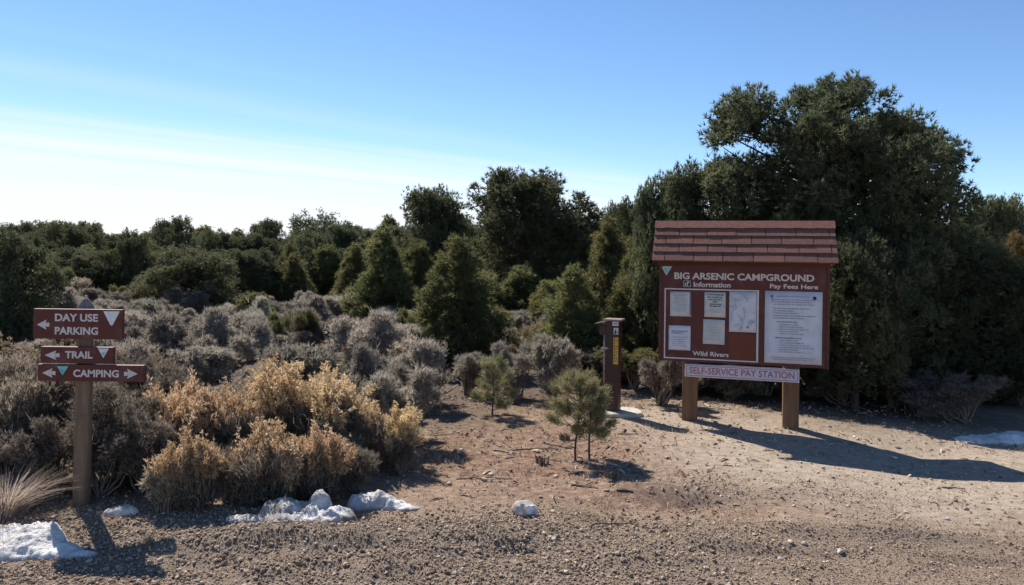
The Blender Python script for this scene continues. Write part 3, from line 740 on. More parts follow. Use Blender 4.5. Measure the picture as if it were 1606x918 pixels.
# ------------------------------------------------------------------ fee deposit tube on its concrete pad
TB = (1.075, 8.20)
ft = empty('fee_deposit_post', (TB[0], TB[1], .03), math.radians(-22))
tag(ft, 'dark brown steel fee deposit post with yellow label', 'deposit box')
pad = MB(); k = 16
pts = [(.225 * math.copysign(abs(math.cos(a)) ** .6, math.cos(a)), .19 * math.copysign(abs(math.sin(a)) ** .6, math.sin(a))) for a in np.arange(k) * 2 * PI / k]
v = [(p[0], p[1], -.12) for p in pts] + [(p[0], p[1], .032) for p in pts] + [(p[0] * .95, p[1] * .95, .042) for p in pts] + [(0, 0, .043)]
pad.add(v, [(2 * k + i, 2 * k + (i + 1) % k, 3 * k) for i in range(k)], [(r * k + i, r * k + (i + 1) % k, (r + 1) * k + (i + 1) % k, (r + 1) * k + i) for r in range(2) for i in range(k)])
po = pad.build('concrete_pad', M['concrete'], None); po.location = (TB[0] + .075, TB[1] - .01, gz(*TB) + .0); po.rotation_euler = (0, 0, .1)
tag(po, 'pale concrete footing under the brown fee deposit post', 'concrete pad')
w = .070; HT = .965
bevel(MB().box(-w, w, -w * .85, w * .85, 0, HT - .02).build('steel_tube', M['steel'], ft), .005)
bevel(MB().box(-w - .020, w + .026, -w - .020, w + .020, HT - .0175, HT + .002).build('lid', M['steel_lid'], ft), .003)
# sloping hood over the slot on the side turned to the left
m = MB(); v = [(-w - .115, -.085, HT - .058), (-w - .115, .075, HT - .058), (-w + .03, .075, HT - .022), (-w + .03, -.085, HT - .022)]
m.add(v + [(a, b, c + .010) for a, b, c in v], q=[(3, 2, 1, 0), (4, 5, 6, 7), (0, 1, 5, 4), (1, 2, 6, 5), (2, 3, 7, 6), (3, 0, 4, 7)]); m.build('slot_hood', M['steel_lid'], ft)
bevel(MB().box(-w - .070, -w - .0005, -.062, .060, HT - .17, HT - .066).build('slot_box', M['steel'], ft), .004)
m = MB(); m.tube([(-w - .012, -w * .85 - .006, z) for z in (.30, .50, .70, HT - .165)], .010, 8); m.build('lock_rod', M['steel_lid'], ft, True)
m = MB(); m.box(-w - .045, -w + .03, -w * .85 - .020, -w * .85 - .001, .655, .668); m.tube([(-w - .028, -w * .85 - .012, .655), (-w - .028, -w * .85 - .012, .625)], .013, 8); m.build('padlock', M['lock'], ft)
yf = -w * .85 - .001
m = MB().box(.002, .068, yf - .0135, yf - .012, HT - .066, HT - .022)
fr_ = MB().box(-.002, .070, yf - .012, yf, HT - .075, HT - .020).build('label_plate', M['steel'], ft)
m.build('white_label', M['white'], fr_)
MB().box(.012, .058, yf - .0155, yf - .0137, HT - .047, HT - .040).build('label_bar', M['ink'], fr_)
wl = MB().box(.014, .064, yf - .0015, yf, HT - .155, HT - .088).build('pictogram_label', M['white'], ft)
m = MB(); m.poly([(.019, HT - .149), (.042, HT - .149), (.042, HT - .118), (.033, HT - .102)], yf - .0017, yf - .0025); m.poly([(.046, HT - .140), (.059, HT - .140), (.059, HT - .128), (.046, HT - .128)], yf - .0017, yf - .0025); m.build('pictogram', M['black'], wl)
yl = MB().box(.014, .064, yf - .0015, yf, .500, .780).build('yellow_label', M['yellow'], ft)
m = MB()
for i, z in enumerate(np.arange(.52, .77, .031)):
    m.box(.022, .028, yf - .0026, yf - .0017, z, z + .020); m.box(.0281, .056, yf - .0026, yf - .0017, z + .016, z + .020)
    if i % 2: m.box(.050, .056, yf - .0026, yf - .0017, z, z + .0159)
    if i % 3: m.box(.0281, .0499, yf - .0026, yf - .0017, z + .004, z + .008)
m.build('label_print', M['black'], yl)

# ------------------------------------------------------------------ plants: generators
def wiggle(p0, p1, n, amp, rng, sag=0.0):
    t = np.linspace(0, 1, n)[:, None]; P = np.asarray(p0) * (1 - t) + np.asarray(p1) * t
    off = np.cumsum(rng.normal(size=(n, 3)), 0) * amp; off -= t * off[-1]
    P = P + off; P[:, 2] += sag * np.sin(t[:, 0] * PI); P[0] = p0
    return P
def lobe_clumps(lobes, nc, rng, shell=.45, cull=.62):
    Lb = np.array(lobes, float); wts = (Lb[:, 3] * Lb[:, 4] + Lb[:, 4] * Lb[:, 5] + Lb[:, 3] * Lb[:, 5]); wts /= wts.sum()
    k = rng.choice(len(Lb), nc, p=wts)
    u = norm(rng.normal(size=(nc, 3))); u[:, 2] = np.where(u[:, 2] < -.5, -u[:, 2], u[:, 2])
    r = rng.uniform(0, 1, nc) ** shell
    c = Lb[k, :3] + u * Lb[k, 3:] * r[:, None]
    inside = np.zeros(nc, bool)
    for i in range(len(Lb)):
        inside |= (np.linalg.norm((c - Lb[i, :3]) / Lb[i, 3:], axis=1) < cull) & (k != i)
    keep = ~inside | (rng.uniform(size=nc) < .25)
    return c[keep], u[keep]
def cone_clumps(h, w, nc, rng, power=.75, base=.05, ragged=.2):
    z = h * (base + (1 - base) * (1 - np.sqrt(rng.uniform(0, 1, nc))) ** .9)
    a = rng.uniform(0, 2 * PI, nc)
    R = w / 2 * np.clip(1 - z / h, 0, 1) ** power * (1 + ragged * np.sin(a * 3 + z * 5 / h) + ragged * rng.normal(size=nc) * .6)
    R *= np.clip(.55 + z / h * 2.2, 0, 1)
    r = rng.uniform(0, 1, nc) ** .35
    c = np.stack([np.cos(a) * R * r, np.sin(a) * R * r, z], 1)
    u = norm(np.stack([np.cos(a), np.sin(a), np.full(nc, .55)], 1))
    return c, u
def foliage(c, u, rc, nt_, k, Ln, Wd, rng, up=.35, spread=.55, flat=.75, tbias=0.0):
    n = len(c)
    sz = rc * rng.uniform(.65, 1.3, n)
    v = norm(rng.normal(size=(n, nt_, 3))); rr_ = rng.uniform(0, 1, (n, nt_, 1)) ** .5
    off = v * rr_ * sz[:, None, None]; off[:, :, 2] *= flat
    pos = c[:, None] + off
    D = v * 1.0 + u[:, None] * .35; D[:, :, 2] += up
    tint = np.clip(np.clip(rng.normal(.45, .16, (n, 1)), 0, 1) * .6 + rng.uniform(0, 1, (n, nt_)) * .42 + tbias + .42 * (vnoise(c[:, 0:1] * 1.3 + c[:, 1:2] * .9, c[:, 2:3] * 1.5, 91) - .5), 0, 1)
    vv, ff = blades(pos.reshape(-1, 3), norm(D.reshape(-1, 3)), k, Ln, Wd, spread, rng)
    return vv, ff, np.repeat(tint.ravel(), k * 3)
def limbs(mb, c, trunk_top, rng, n, r0, r1, lo=.12, seg=6, amp=.03, droop=.0):
    sel = rng.choice(len(c), min(n, len(c)), replace=False)
    for i in sel:
        p = c[i]; z0 = max(lo * trunk_top, min(trunk_top * .95, p[2] - .55 * math.hypot(p[0], p[1]) * rng.uniform(.5, 1.1)))
        P = wiggle((0, 0, z0), p, seg, amp, rng, droop); mb.tube(P, np.linspace(r0, r1, seg), 4, False)

PROTO = {}
SIZE = {}
rt = random.Random(12)
def proto(name, parts):
    """parts: list of (part name, mesh); kept as data, placed by place()"""
    PROTO[name] = parts
    me = parts[-1][1]; co = np.empty(len(me.vertices) * 3, np.float32); me.vertices.foreach_get('co', co); co = co.reshape(-1, 3)
    SIZE[name] = (float(np.percentile(co[:, 2], 99.8)), 2 * float(np.percentile(np.hypot(co[:, 0], co[:, 1]), 97)))
def place(name, kind, loc, sx, sz, rz, label, cat, group=None, leaf=None):
    o = empty(name, loc, rz); e_ = rt.uniform(.86, 1.16); o.scale = (sx * e_, sx / e_, sz); tag(o, label, cat, group)
    if cat == 'shrub': o.rotation_euler = (rt.uniform(-.24, .24), rt.uniform(-.24, .24), rz)
    for pn, me in PROTO[kind]: link(pn, me, o)
    return o

def make_round(key, seed, h, w, mat, nc=760, rc=.165, nt_=22, k=9, Ln=.090, Wd=.019, openy=False):
    rng = np.random.default_rng(seed); lob = []
    if not openy:
        lob.append((0, 0, h * .50, w * .31, w * .31, h * .34)); lob.append((0, 0, h * .20, w * .34, w * .34, h * .17)); lob.append((rng.normal() * .1, rng.normal() * .1, h * .80, w * .24, w * .24, h * .19))
    nl = 17 if not openy else 7
    for i in range(nl):
        a = 2 * PI * i / nl + rng.uniform(-.3, .3); zz_ = h * (rng.uniform(.14, .80) if not openy else rng.uniform(.5, .88))
        R = w * .30 * (1.15 - .75 * max(0, zz_ / h - .35)); s = rng.uniform(.12, .20)
        lob.append((math.cos(a) * R, math.sin(a) * R, zz_, w * s, w * s, h * s * 1.0))
    if not openy:
        for i in range(14):                                       # upright shoots that break the outline
            L0 = lob[rng.integers(len(lob))]; a = rng.uniform(0, 2 * PI)
            lob.append((L0[0] + math.cos(a) * L0[3] * .7, L0[1] + math.sin(a) * L0[4] * .7, min(h * .96, L0[2] + L0[5] * rng.uniform(.6, 1.0)), w * .05, w * .05, h * rng.uniform(.06, .10)))
    c, u = lobe_clumps(lob, nc, rng)
    f = MB()
    vv, ff, tt = foliage(c, u, rc, nt_, k, Ln, Wd, rng, up=.75, flat=1.15); f.add(vv, ff, tint=tt)
    t = MB(); P = wiggle((0, 0, -.15), (0, 0, h * .8), 8, .03, rng); t.tube(P, np.linspace(h * .032, h * .008, 8), 8)
    b = MB(); limbs(b, c, h * .75, rng, 46, h * .011, h * .003)
    proto(key, [('trunk', t.mesh('trunk', M['bark'], True)), ('limbs', b.mesh('limbs', M['bark'], True)), ('crown', f.mesh('crown', mat))])
def make_cone(key, seed, h, w, mat, nc=330, rc=.14, nt_=24, k=9, Ln=.105, Wd=.016, power=.7, up=.7):
    rng = np.random.default_rng(seed); c, u = cone_clumps(h, w, nc, rng, power)
    f = MB(); vv, ff, tt = foliage(c, u, rc, nt_, k, Ln, Wd, rng, up=up, flat=1.1); f.add(vv, ff, tint=tt)
    t = MB(); P = wiggle((0, 0, -.15), (0, 0, h * .92), 8, .015, rng); t.tube(P, np.linspace(h * .026, h * .004, 8), 8)
    b = MB(); limbs(b, c, h * .9, rng, 40, h * .008, h * .002)
    proto(key, [('trunk', t.mesh('trunk', M['bark'], True)), ('limbs', b.mesh('limbs', M['bark'], True)), ('crown', f.mesh('crown', mat))])
make_round('round_a', 21, 3.4, 3.2, M['pine'])
make_round('round_b', 22, 3.4, 2.8, M['pine'])
make_round('round_c', 23, 3.2, 3.4, M['pine'], nc=800)
make_round('open_a', 24, 3.4, 3.0, M['pine'], nc=200, rc=.22, openy=True)
make_cone('cone_a', 31, 2.6, 1.7, M['juniper'])
make_cone('cone_b', 32, 2.6, 1.9, M['juniper'], power=.6)
make_cone('cone_c', 33, 2.2, 2.0, M['juniper'], power=.5)
make_cone('cone_rust', 34, 2.4, 1.8, M['brown_leaf'], power=.55)

def make_sage(key, seed, h, w, mat, nc=170, nt_=24, k=8, Ln=.062, Wd=.0095, nl=9, rc=.075, nstem=12):
    rng = np.random.default_rng(seed); lob = []
    for i in range(nl):
        a = 2 * PI * i / nl + rng.uniform(-.3, .3); R = w * rng.uniform(.10, .38); zz_ = h * rng.uniform(.28, .86)
        lob.append((math.cos(a) * R, math.sin(a) * R, zz_, w * rng.uniform(.11, .2), w * rng.uniform(.11, .2), h * rng.uniform(.12, .24)))
    lob.append((rng.normal() * .08, rng.normal() * .08, h * .58, w * .20, w * .20, h * .24))
    c, u = lobe_clumps(lob, nc, rng, .5, .55)
    c[:, 2] = np.maximum(c[:, 2], h * .10)
    f = MB(); vv, ff, tt = foliage(c, u, rc, nt_, k, Ln, Wd, rng, up=.9, spread=.45, flat=1.0); f.add(vv, ff, tint=tt)
    b = MB()
    for i in range(nstem):
        p = c[rng.integers(len(c))]; P = wiggle((rng.normal() * .03, rng.normal() * .03, -.04), p * np.array([.9, .9, .95]), 7, .022 * h, rng, .02)
        b.tube(P, np.linspace(.019 * h + .004, .004, 7), 5, False)
    ns = 130; ci = rng.integers(0, len(c), ns)
    Cs = c[ci] + rng.normal(size=(ns, 3)) * rc * .5; Ds = u[ci] * .55 + np.array([0, 0, .9])
    vv, ff = blades(Cs, norm(Ds), 3,   .11 * h + .02, .0058, .35, rng, .01); f.add(vv, ff, tint=np.repeat(rng.uniform(.3, 1, ns), 9))
    Cs = c[ci] + norm(Ds) * .07 * h; vv, ff = blades(Cs, norm(Ds), 7, .040, .0075, .6, rng, .016); f.add(vv, ff, tint=np.repeat(rng.uniform(.2, 1, ns), 21))
    limbs_n = 45
    for i in range(limbs_n):
        p = c[rng.integers(len(c))]; q_ = p * rng.uniform(.35, .6) + np.array([0, 0, -.02]); P = wiggle(q_, p + u[0] * 0 + rng.normal(size=3) * .02 + np.array([0, 0, .05]), 5, .012, rng); b.tube(P, np.linspace(.006, .002, 5), 3, False)
    proto(key, [('stems', b.mesh('stems', M['twig'], True)), ('foliage', f.mesh('foliage', mat))])
make_sage('sage_a', 41, .85, 1.15, M['sage'], nl=6, nstem=22)
make_sage('sage_b', 42, .80, 1.00, M['sage'], nl=5, nc=140, nstem=22)
make_sage('sage_c', 43, .90, 1.10, M['sage'], nl=5, nc=120, nstem=24)
make_sage('dark_a', 44, .95, 1.15, M['sage_shaded'], nc=130, rc=.10)
make_sage('dark_b', 45, .90, 1.10, M['sage_shaded'], nc=120, rc=.10)
make_sage('grey_a', 46, .30, .34, M['greybush'], nc=60, nt_=20, rc=.035, Ln=.030, Wd=.006)
make_sage('green_a', 47, .80, .95, M['juniper'], nc=120, rc=.09, Ln=.06, Wd=.011)
make_sage('greysage_a', 48, .95, 1.1, M['greybush'], nc=150, rc=.09)

def make_plume(key, seed, h, w, npl=110, mixleaf=None, head='gold'):
    """rabbitbrush: many thin upright stems, soft golden seed heads at their ends"""
    rng = np.random.default_rng(seed)
    st = MB(); C = []; D = []; ts = []
    nb = max(5, int(npl / 11)); ba = rng.uniform(0, 2 * PI, nb); br = w / 2 * np.sqrt(rng.uniform(0.02, 1, nb)); bh = rng.uniform(.62, 1.0, nb)
    for i in range(npl):
        g_ = i % nb                                              # stems gather in billowing heads
        x_ = math.cos(ba[g_]) * br[g_] + rng.normal() * w * .085; y_ = math.sin(ba[g_]) * br[g_] + rng.normal() * w * .085
        rr_ = min(1, math.hypot(x_, y_) / (w / 2)); z = h * bh[g_] * (1 - .35 * rr_ ** 2) * rng.uniform(.80, 1.0)
        e = np.array([x_, y_, z]); b0 = np.array([x_ * .25, y_ * .25, -.03])
        P = wiggle(b0, e, 6, .010, rng); st.tube(P, np.linspace(.006, .002, 6), 3, False)
        d = norm(P[-1] - P[-3]); base_t = np.clip(rng.normal(.5, .2), .1, .9)
        for b_ in range(rng.integers(5, 9)):
            q0 = e - d * rng.uniform(0, .24) * h; dr = norm(d + rng.normal(size=3) * .55 + np.array([.15, 0, .1])); ln = rng.uniform(.035, .095) * (.5 + h)
            q1 = q0 + dr * ln; st.tube([q0, (q0 + q1) / 2 + rng.normal(size=3) * .004, q1], [.0018, .0014, .001], 3, False)
            m_ = 13; tt_ = rng.uniform(.35, 1.05, m_)[:, None]
            C.append(q0 + dr * ln * tt_ + rng.normal(size=(m_, 3)) * .0085); D.append(np.tile(dr, (m_, 1))); ts.append(np.clip(base_t + rng.normal(size=m_) * .16, 0, 1))
    C = np.vstack(C); D = np.vstack(D); ts = np.concatenate(ts)
    g_ = MB(); vv, ff = blades(C, norm(D), 4, .021, .0058, 1.0, rng); g_.add(vv, ff, tint=np.repeat(ts, 12))
    n_ = 1500; a = rng.uniform(0, 2 * PI, n_); R = w / 2 * np.sqrt(rng.uniform(0, 1, n_)); zz_ = h * rng.uniform(.02, .55, n_)
    R *= .6 + .4 * zz_ / (.55 * h)
    C = np.stack([np.cos(a) * R, np.sin(a) * R, zz_], 1); D = norm(np.stack([np.cos(a) * .5, np.sin(a) * .5, np.ones(n_)], 1))
    lo = MB(); vv, ff = blades(C, D, 4, .060, .0060, .45, rng, .018); lo.add(vv, ff, tint=np.repeat(rng.uniform(0, .9, n_), 12))
    proto(key, [('stems', st.mesh('stems', M['twig'], True)), ('plumes', g_.mesh('plumes', M[head])), ('foliage', lo.mesh('foliage', M['sage_shaded'] if mixleaf is None else mixleaf))])
make_plume('plume_a', 51, .75, .62, 110)
make_plume('plume_b', 52, .80, .80, 150)
make_plume('plume_c', 53, .45, .45, 90)
make_plume('plume_d', 54, .60, .70, 110, M['greybush'])
make_plume('plume_s', 55, .80, .90, 150, M['greybush'], 'straw')

# ------------------------------------------------------------------ the big pinyon behind the board
def big_tree():
    d0 = 10.6; base = at(1310, 600, d0); bx_, by_ = base.x, d0; bz = gz(bx_, by_)
    o = empty('pinyon_tree', (bx_, by_, bz)); tag(o, 'largest tree, tall dark bushy pinyon rising behind the information board', 'tree')
    rng = np.random.default_rng(77); sc = d0 / FPX; lob = []
    for (px, py, rx, rz_, dy, ry) in ((1312, 200, 88, 84, .0, .95), (1165, 208, 60, 62, -.15, .6), (1418, 240, 66, 62, .15, .7), (1450, 262, 42, 40, -.3, .4), (1115, 318, 84, 56, -.1, .8), (1180, 300, 70, 60, .4, .8),
                                  (1290, 320, 120, 95, 0, 1.5), (1432, 345, 74, 82, -.1, 1.0), (1445, 450, 105, 90, -.2, 1.3), (1320, 450, 135, 105, -.3, 1.5), (1130, 430, 95, 90, 0, 1.0), (1480, 535, 80, 62, -.3, 1.1), (1340, 560, 130, 70, -.6, 1.2), (1230, 540, 90, 70, -.4, 1.0), (1420, 600, 120, 50, -.5, 1.2), (1225, 390, 90, 80, -.2, 1.0), (1260, 250, 70, 60, -.7, .5), (1360, 290, 70, 60, -.9, .5)):
        p = at(px, py, d0); lob.append((p.x - bx_, dy, p.z - bz, rx * sc, ry, rz_ * sc))
    c, u = lobe_clumps(lob, 2300, rng, .38, .62)
    f = MB(); vv, ff, tt = foliage(c, u, .135, 28, 8, .078, .0165, rng, up=.65, flat=1.1); f.add(vv, ff, tint=tt)
    t = MB(); P = wiggle((0, 0, -.2), (.0, 0, 3.6), 9, .05, rng); t.tube(P, np.linspace(.19, .04, 9), 10)
    b = MB(); limbs(b, c, 3.6, rng, 150, .038, .008, seg=7, amp=.05)
    q = at(1165, 300, d0)
    for i in range(14):                                            # bare twigs under the left upper lobe
        e = at(1135 + i * 7, 232 + (i * 13) % 40, d0 - .1); b.tube(wiggle((.0, 0, q.z - bz - .5 + .03 * i), (e.x - bx_, -.1, e.z - bz), 7, .03, rng), np.linspace(.030, .006, 7), 5, False)
    t.build('trunk', M['bark'], o, True); b.build('limbs', M['bark'], o, True); f.build('crown', M['pine'], o)
big_tree()

# ------------------------------------------------------------------ other trees: (kind, px, depth, top py, width px, label)
NM = {'r': 'pinyon_tree', 'o': 'pinyon_tree', 'c': 'juniper_tree'}
rt = random.Random(12)
def tree(kind, px, d, top, wpx, label, group=None, name=None, rz=None):
    p = at(px, top, d); z0 = gz(p.x, d); h, w = SIZE[kind]
    rad = wpx * d / FPX / w
    return place(name or NM[kind[0]], kind, (p.x, d, z0), rad, (p.z - z0) / h, rt.uniform(0, 6.28) if rz is None else rz, label, 'tree', group)
tree('round_a', 838, 17.5, 270, 235, 'broad tall dark pinyon rising above the middle of the tree line')
tree('round_b', 690, 20.5, 296, 125, 'narrow dark pinyon just left of the tallest middle tree')
tree('cone_a', 718, 11.0, 376, 160, 'olive green bushy young tree in front of the dark middle trees')
tree('cone_a', 602, 15.0, 360, 130, 'olive conical tree left of the dark middle trees')
tree('cone_b', 655, 18.0, 380, 90, 'low olive tree squeezed between two conical trees left of middle')
tree('cone_a', 900, 10.8, 420, 118, 'small yellow green young pine behind grey sagebrush, left of deposit post')
tree('round_b', 960, 21.0, 322, 70, 'slim dark pinyon top in the gap left of the board roof')
tree('cone_a', 955, 13.0, 346, 120, 'olive juniper with pointed top behind the deposit post')
tree('cone_a', 1015, 12.0, 352, 130, 'olive juniper between deposit post and board')
tree('cone_b', 990, 10.6, 440, 120, 'low bright green juniper directly behind the deposit post')
tree('round_b', 1050, 10.4, 270, 120, 'dark pinyon whose top shows left of the board roof')
tree('cone_c', 1080, 12.2, 420, 120, 'dark juniper hidden behind the lower left of the board')
tree('round_a', 1400, 9.9, 372, 190, 'low shaded pinyon under the right side of the big pinyon')
tree('round_b', 1345, 8.8, 368, 165, 'narrow shaded pinyon right beside the board under the big pinyon')
tree('round_b', 1545, 16.0, 308, 110, 'dark pinyon right of the big pinyon crown')
tree('open_a', 1600, 20.0, 312, 100, 'open branched pinyon at the right edge above the rusty bush')
tree('cone_rust', 1592, 12.5, 372, 105, 'rusty brown leafed tree at the right edge', name='brown_tree')
tree('round_c', 1560, 9.6, 400, 260, 'low dark pinyon filling the right edge beside the big pinyon')
tree('round_c', 10, 11.5, 360, 160, 'dark pinyon cut by the left edge of the picture')
tree('round_a', 100, 30.0, 350, 120, 'dark pinyon behind the left signpost in the far tree line')
tree('round_c', 292, 17.5, 388, 165, 'broad dark dome shaped pinyon standing in the sage flat at left')
tree('cone_c', 398, 13.6, 460, 85, 'small olive juniper standing alone amid the sagebrush')
tree('cone_c', 100, 19.0, 422, 60, 'little juniper above the left end of the top direction board')
tree('round_a', 395, 24.0, 368, 118, 'dark pinyon right of the dome shaped pinyon')
tree('cone_a', 455, 22.0, 385, 70, 'thin olive juniper below the open crowned pinyon')
tree('open_a', 508, 30.0, 332, 105, 'open crowned pinyon standing above the far tree line')
tree('round_b', 545, 27.0, 352, 80, 'dark pinyon right of the open crowned pinyon')
tree('round_b', 470, 34.0, 362, 70, 'thin far pinyon left of the open crowned pinyon')
tree('cone_b', 200, 11.5, 498, 70, 'small dark juniper right behind the top direction board')
tree('cone_c', 568, 11.0, 528, 50, 'low green juniper bush among grey sagebrush left of middle')
tree('cone_c', 765, 13.5, 480, 110, 'low olive juniper at the foot of the tallest middle tree')
tree('round_b', 640, 24.0, 372, 80, 'dark pinyon between the olive conical tree and the narrow pinyon')
tree('round_a', 1490, 14.5, 400, 150, 'shaded pinyon behind the right side of the big pinyon')
tree('round_b', 1130, 10.2, 330, 190, 'added shade casting pinyon showing between board roof and big pinyon crown')  # added behind the board to throw shade on the ground at right
tree('round_a', 1232, 9.7, 338, 200, 'unseen shade casting tree added behind the board')  # out of sight, added to shade the brush and snow at right
for i, (px, d, tp, wp, k) in enumerate(((770, 26, 352, 110, 'round_a'), (870, 25, 345, 120, 'round_c'), (935, 24, 350, 100, 'round_b'), (990, 18, 316, 105, 'round_b'), (730, 23, 372, 110, 'round_c'), (1090, 24, 330, 140, 'round_c'), (1555, 26, 335, 120, 'round_b'), (820, 15.5, 420, 120, 'cone_b'), (870, 14.8, 440, 110, 'cone_c'), (760, 15, 430, 110, 'cone_b'))):
    tree(k, px, d, tp, wp, 'dark evergreen filling the gaps behind the middle trees', 'dark evergreens in the gaps of the middle trees')
# far tree line: alike trees
fk = ['cone_a', 'round_b', 'cone_b', 'round_c', 'cone_a', 'round_a']
for i in range(46):
    px = -60 + i * 37 + rt.uniform(-14, 14); d = rt.uniform(29, 55)
    top = rt.uniform(345, 374) - 4
    if px > 600: top -= 8
    k = fk[i % 6]
    tree(k, px, d, top, rt.uniform(60, 105), 'small dark evergreen in the even far tree line along the horizon', 'far tree line along the horizon')
for i in range(30):
    px = -60 + i * 24 + rt.uniform(-10, 10); d = rt.uniform(21, 27); k = fk[(i * 5 + 2) % 6]
    if px > 640: continue
    tree(k, px, d, rt.uniform(360, 400), rt.uniform(60, 110), 'low dark evergreen at the back edge of the left sage flat', 'low evergreens behind the left sage flat')

# ------------------------------------------------------------------ shrubs
SH = {'sage_a': (.85, 1.15), 'sage_b': (.80, 1.0), 'sage_c': (.9, 1.1), 'dark_a': (.95, 1.15), 'dark_b': (.9, 1.1), 'grey_a': (.3, .34), 'green_a': (.8, .95), 'greysage_a': (.95, 1.1), 'plume_a': (.75, .62), 'plume_b': (.8, .8), 'plume_c': (.45, .45), 'plume_d': (.6, .7), 'plume_s': (.8, .9)}
def shrub(name, kind, x, y, h, w, label, group=None):
    hh, ww = SH[kind]
    return place(name, kind, (x, y, gz(x, y)), w / ww, h / hh, rt.uniform(0, 6.28), label, 'shrub', group)
def shrub_px(name, kind, px, py, top, wpx, label, dy=0.0):
    p = on_ground(px, py); d = p.y + dy; q = at(px, top, d); z0 = gz(q.x, d)
    hh, ww = SH[kind]; return place(name, kind, (q.x, d, z0), wpx * d / FPX / ww, (q.z - z0) / hh * 1.02, rt.uniform(0, 6.28), label, 'shrub')
# left mass round the signpost
shrub_px('sagebrush', 'greysage_a', 20, 760, 565, 170, 'pale grey green sagebrush at the left edge beside the signpost')
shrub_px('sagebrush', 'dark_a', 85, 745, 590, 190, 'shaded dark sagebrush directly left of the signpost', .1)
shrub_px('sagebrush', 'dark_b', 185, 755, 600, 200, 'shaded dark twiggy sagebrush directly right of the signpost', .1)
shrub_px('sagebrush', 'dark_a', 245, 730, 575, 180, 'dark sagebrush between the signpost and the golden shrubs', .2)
shrub_px('rabbitbrush', 'plume_s', 40, 752, 522, 180, 'tan topped shrub behind the direction boards at left', .5)
shrub_px('rabbitbrush', 'plume_s', 205, 735, 535, 160, 'tan plumed shrub seen just right of the CAMPING board', .6)
shrub_px('rabbitbrush', 'plume_s', 128, 720, 520, 150, 'pale straw topped shrub behind the middle direction board', .9)
shrub_px('small_shrub', 'grey_a', 262, 803, 732, 62, 'small grey green shrub in front of the golden shrubs')
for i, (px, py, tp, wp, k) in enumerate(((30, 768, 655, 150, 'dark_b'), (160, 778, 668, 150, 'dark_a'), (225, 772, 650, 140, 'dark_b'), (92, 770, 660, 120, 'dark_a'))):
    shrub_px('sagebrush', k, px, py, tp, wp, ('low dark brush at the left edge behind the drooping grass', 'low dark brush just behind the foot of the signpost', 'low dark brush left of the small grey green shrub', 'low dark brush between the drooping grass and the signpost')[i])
# golden group
shrub_px('rabbitbrush', 'plume_c', 310, 796, 664, 88, 'low orange golden shrub at the front left of the golden group')
shrub_px('rabbitbrush', 'plume_a', 290, 755, 548, 120, 'tall golden plumed shrub at the left of the golden group', .2)
shrub_px('rabbitbrush', 'plume_a', 362, 752, 562, 110, 'tall golden plumed shrub second from left in the golden group', .2)
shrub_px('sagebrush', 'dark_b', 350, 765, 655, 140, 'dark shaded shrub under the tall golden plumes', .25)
shrub_px('sagebrush', 'greysage_a', 440, 735, 592, 150, 'grey shrub in the centre of the golden group', .3)
shrub_px('rabbitbrush', 'plume_b', 505, 742, 542, 170, 'tallest golden plumed shrub at the back of the golden group', .2)
shrub_px('rabbitbrush', 'plume_b', 430, 722, 552, 140, 'golden topped shrub behind the grey shrub in the golden group', .6)
shrub_px('rabbitbrush', 'plume_c', 420, 790, 650, 100, 'low golden shrub at the front middle of the golden group')
shrub_px('rabbitbrush', 'plume_c', 492, 784, 652, 100, 'low golden shrub right of the front middle one, behind the snow')
shrub_px('sagebrush', 'dark_a', 530, 765, 640, 140, 'dark shaded shrub behind the middle snow lump', .2)
shrub_px('rabbitbrush', 'plume_d', 592, 728, 605, 115, 'golden brown shrub at the right end of the golden group', .0)
shrub_px('sagebrush', 'greysage_a', 560, 748, 645, 110, 'grey shrub leaning over the right snow drift', .15)
shrub_px('sagebrush', 'sage_c', 610, 732, 655, 60, 'small bare stemmed sagebrush at the right end of the golden group', .0)
for i, (px, py, tp, wp, k) in enumerate(((355, 786, 715, 90, 'dark_b'), (458, 786, 705, 90, 'dark_a'), (560, 774, 690, 110, 'dark_b'), (628, 745, 690, 60, 'dark_a'))):
    shrub_px('sagebrush', k, px, py, tp, wp, ('low dark brush beside the orange golden shrub', 'low dark brush between the two front golden shrubs', 'low dark brush right behind the snow drift', 'low dark brush at the bare soil edge, right end of golden group')[i])
# sage at the edge of the bare soil
shrub_px('sagebrush', 'sage_a', 662, 642, 535, 130, 'large grey sagebrush with twisted stems at the edge of the bare soil')
shrub_px('sagebrush', 'sage_c', 868, 628, 510, 125, 'tall grey sagebrush left of the deposit post')
shrub_px('sagebrush', 'sage_b', 810, 626, 540, 90, 'shaded grey sagebrush between the small pine and the tall sagebrush')
shrub_px('sagebrush', 'sage_b', 1035, 636, 548, 92, 'grey sagebrush between deposit post and board post')
shrub_px('sagebrush', 'greysage_a', 1150, 636, 560, 120, 'olive grey shrub under the board between its posts', .6)
shrub_px('sagebrush', 'sage_c', 735, 628, 545, 110, 'grey sagebrush behind the smallest pine seedling', .3)
shrub_px('sagebrush', 'sage_b', 595, 660, 548, 120, 'grey sagebrush behind the right end of the golden group')
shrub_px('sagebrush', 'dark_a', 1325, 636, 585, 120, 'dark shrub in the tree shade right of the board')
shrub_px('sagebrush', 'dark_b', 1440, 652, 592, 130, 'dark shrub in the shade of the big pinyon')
shrub_px('small_shrub', 'green_a', 1400, 640, 590, 60, 'small yellow green shrub in the tree shade')
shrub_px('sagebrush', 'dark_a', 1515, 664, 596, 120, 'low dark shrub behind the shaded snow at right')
shrub_px('sagebrush', 'greysage_a', 1600, 650, 560, 110, 'grey sagebrush at the right edge, partly sunlit', .5)
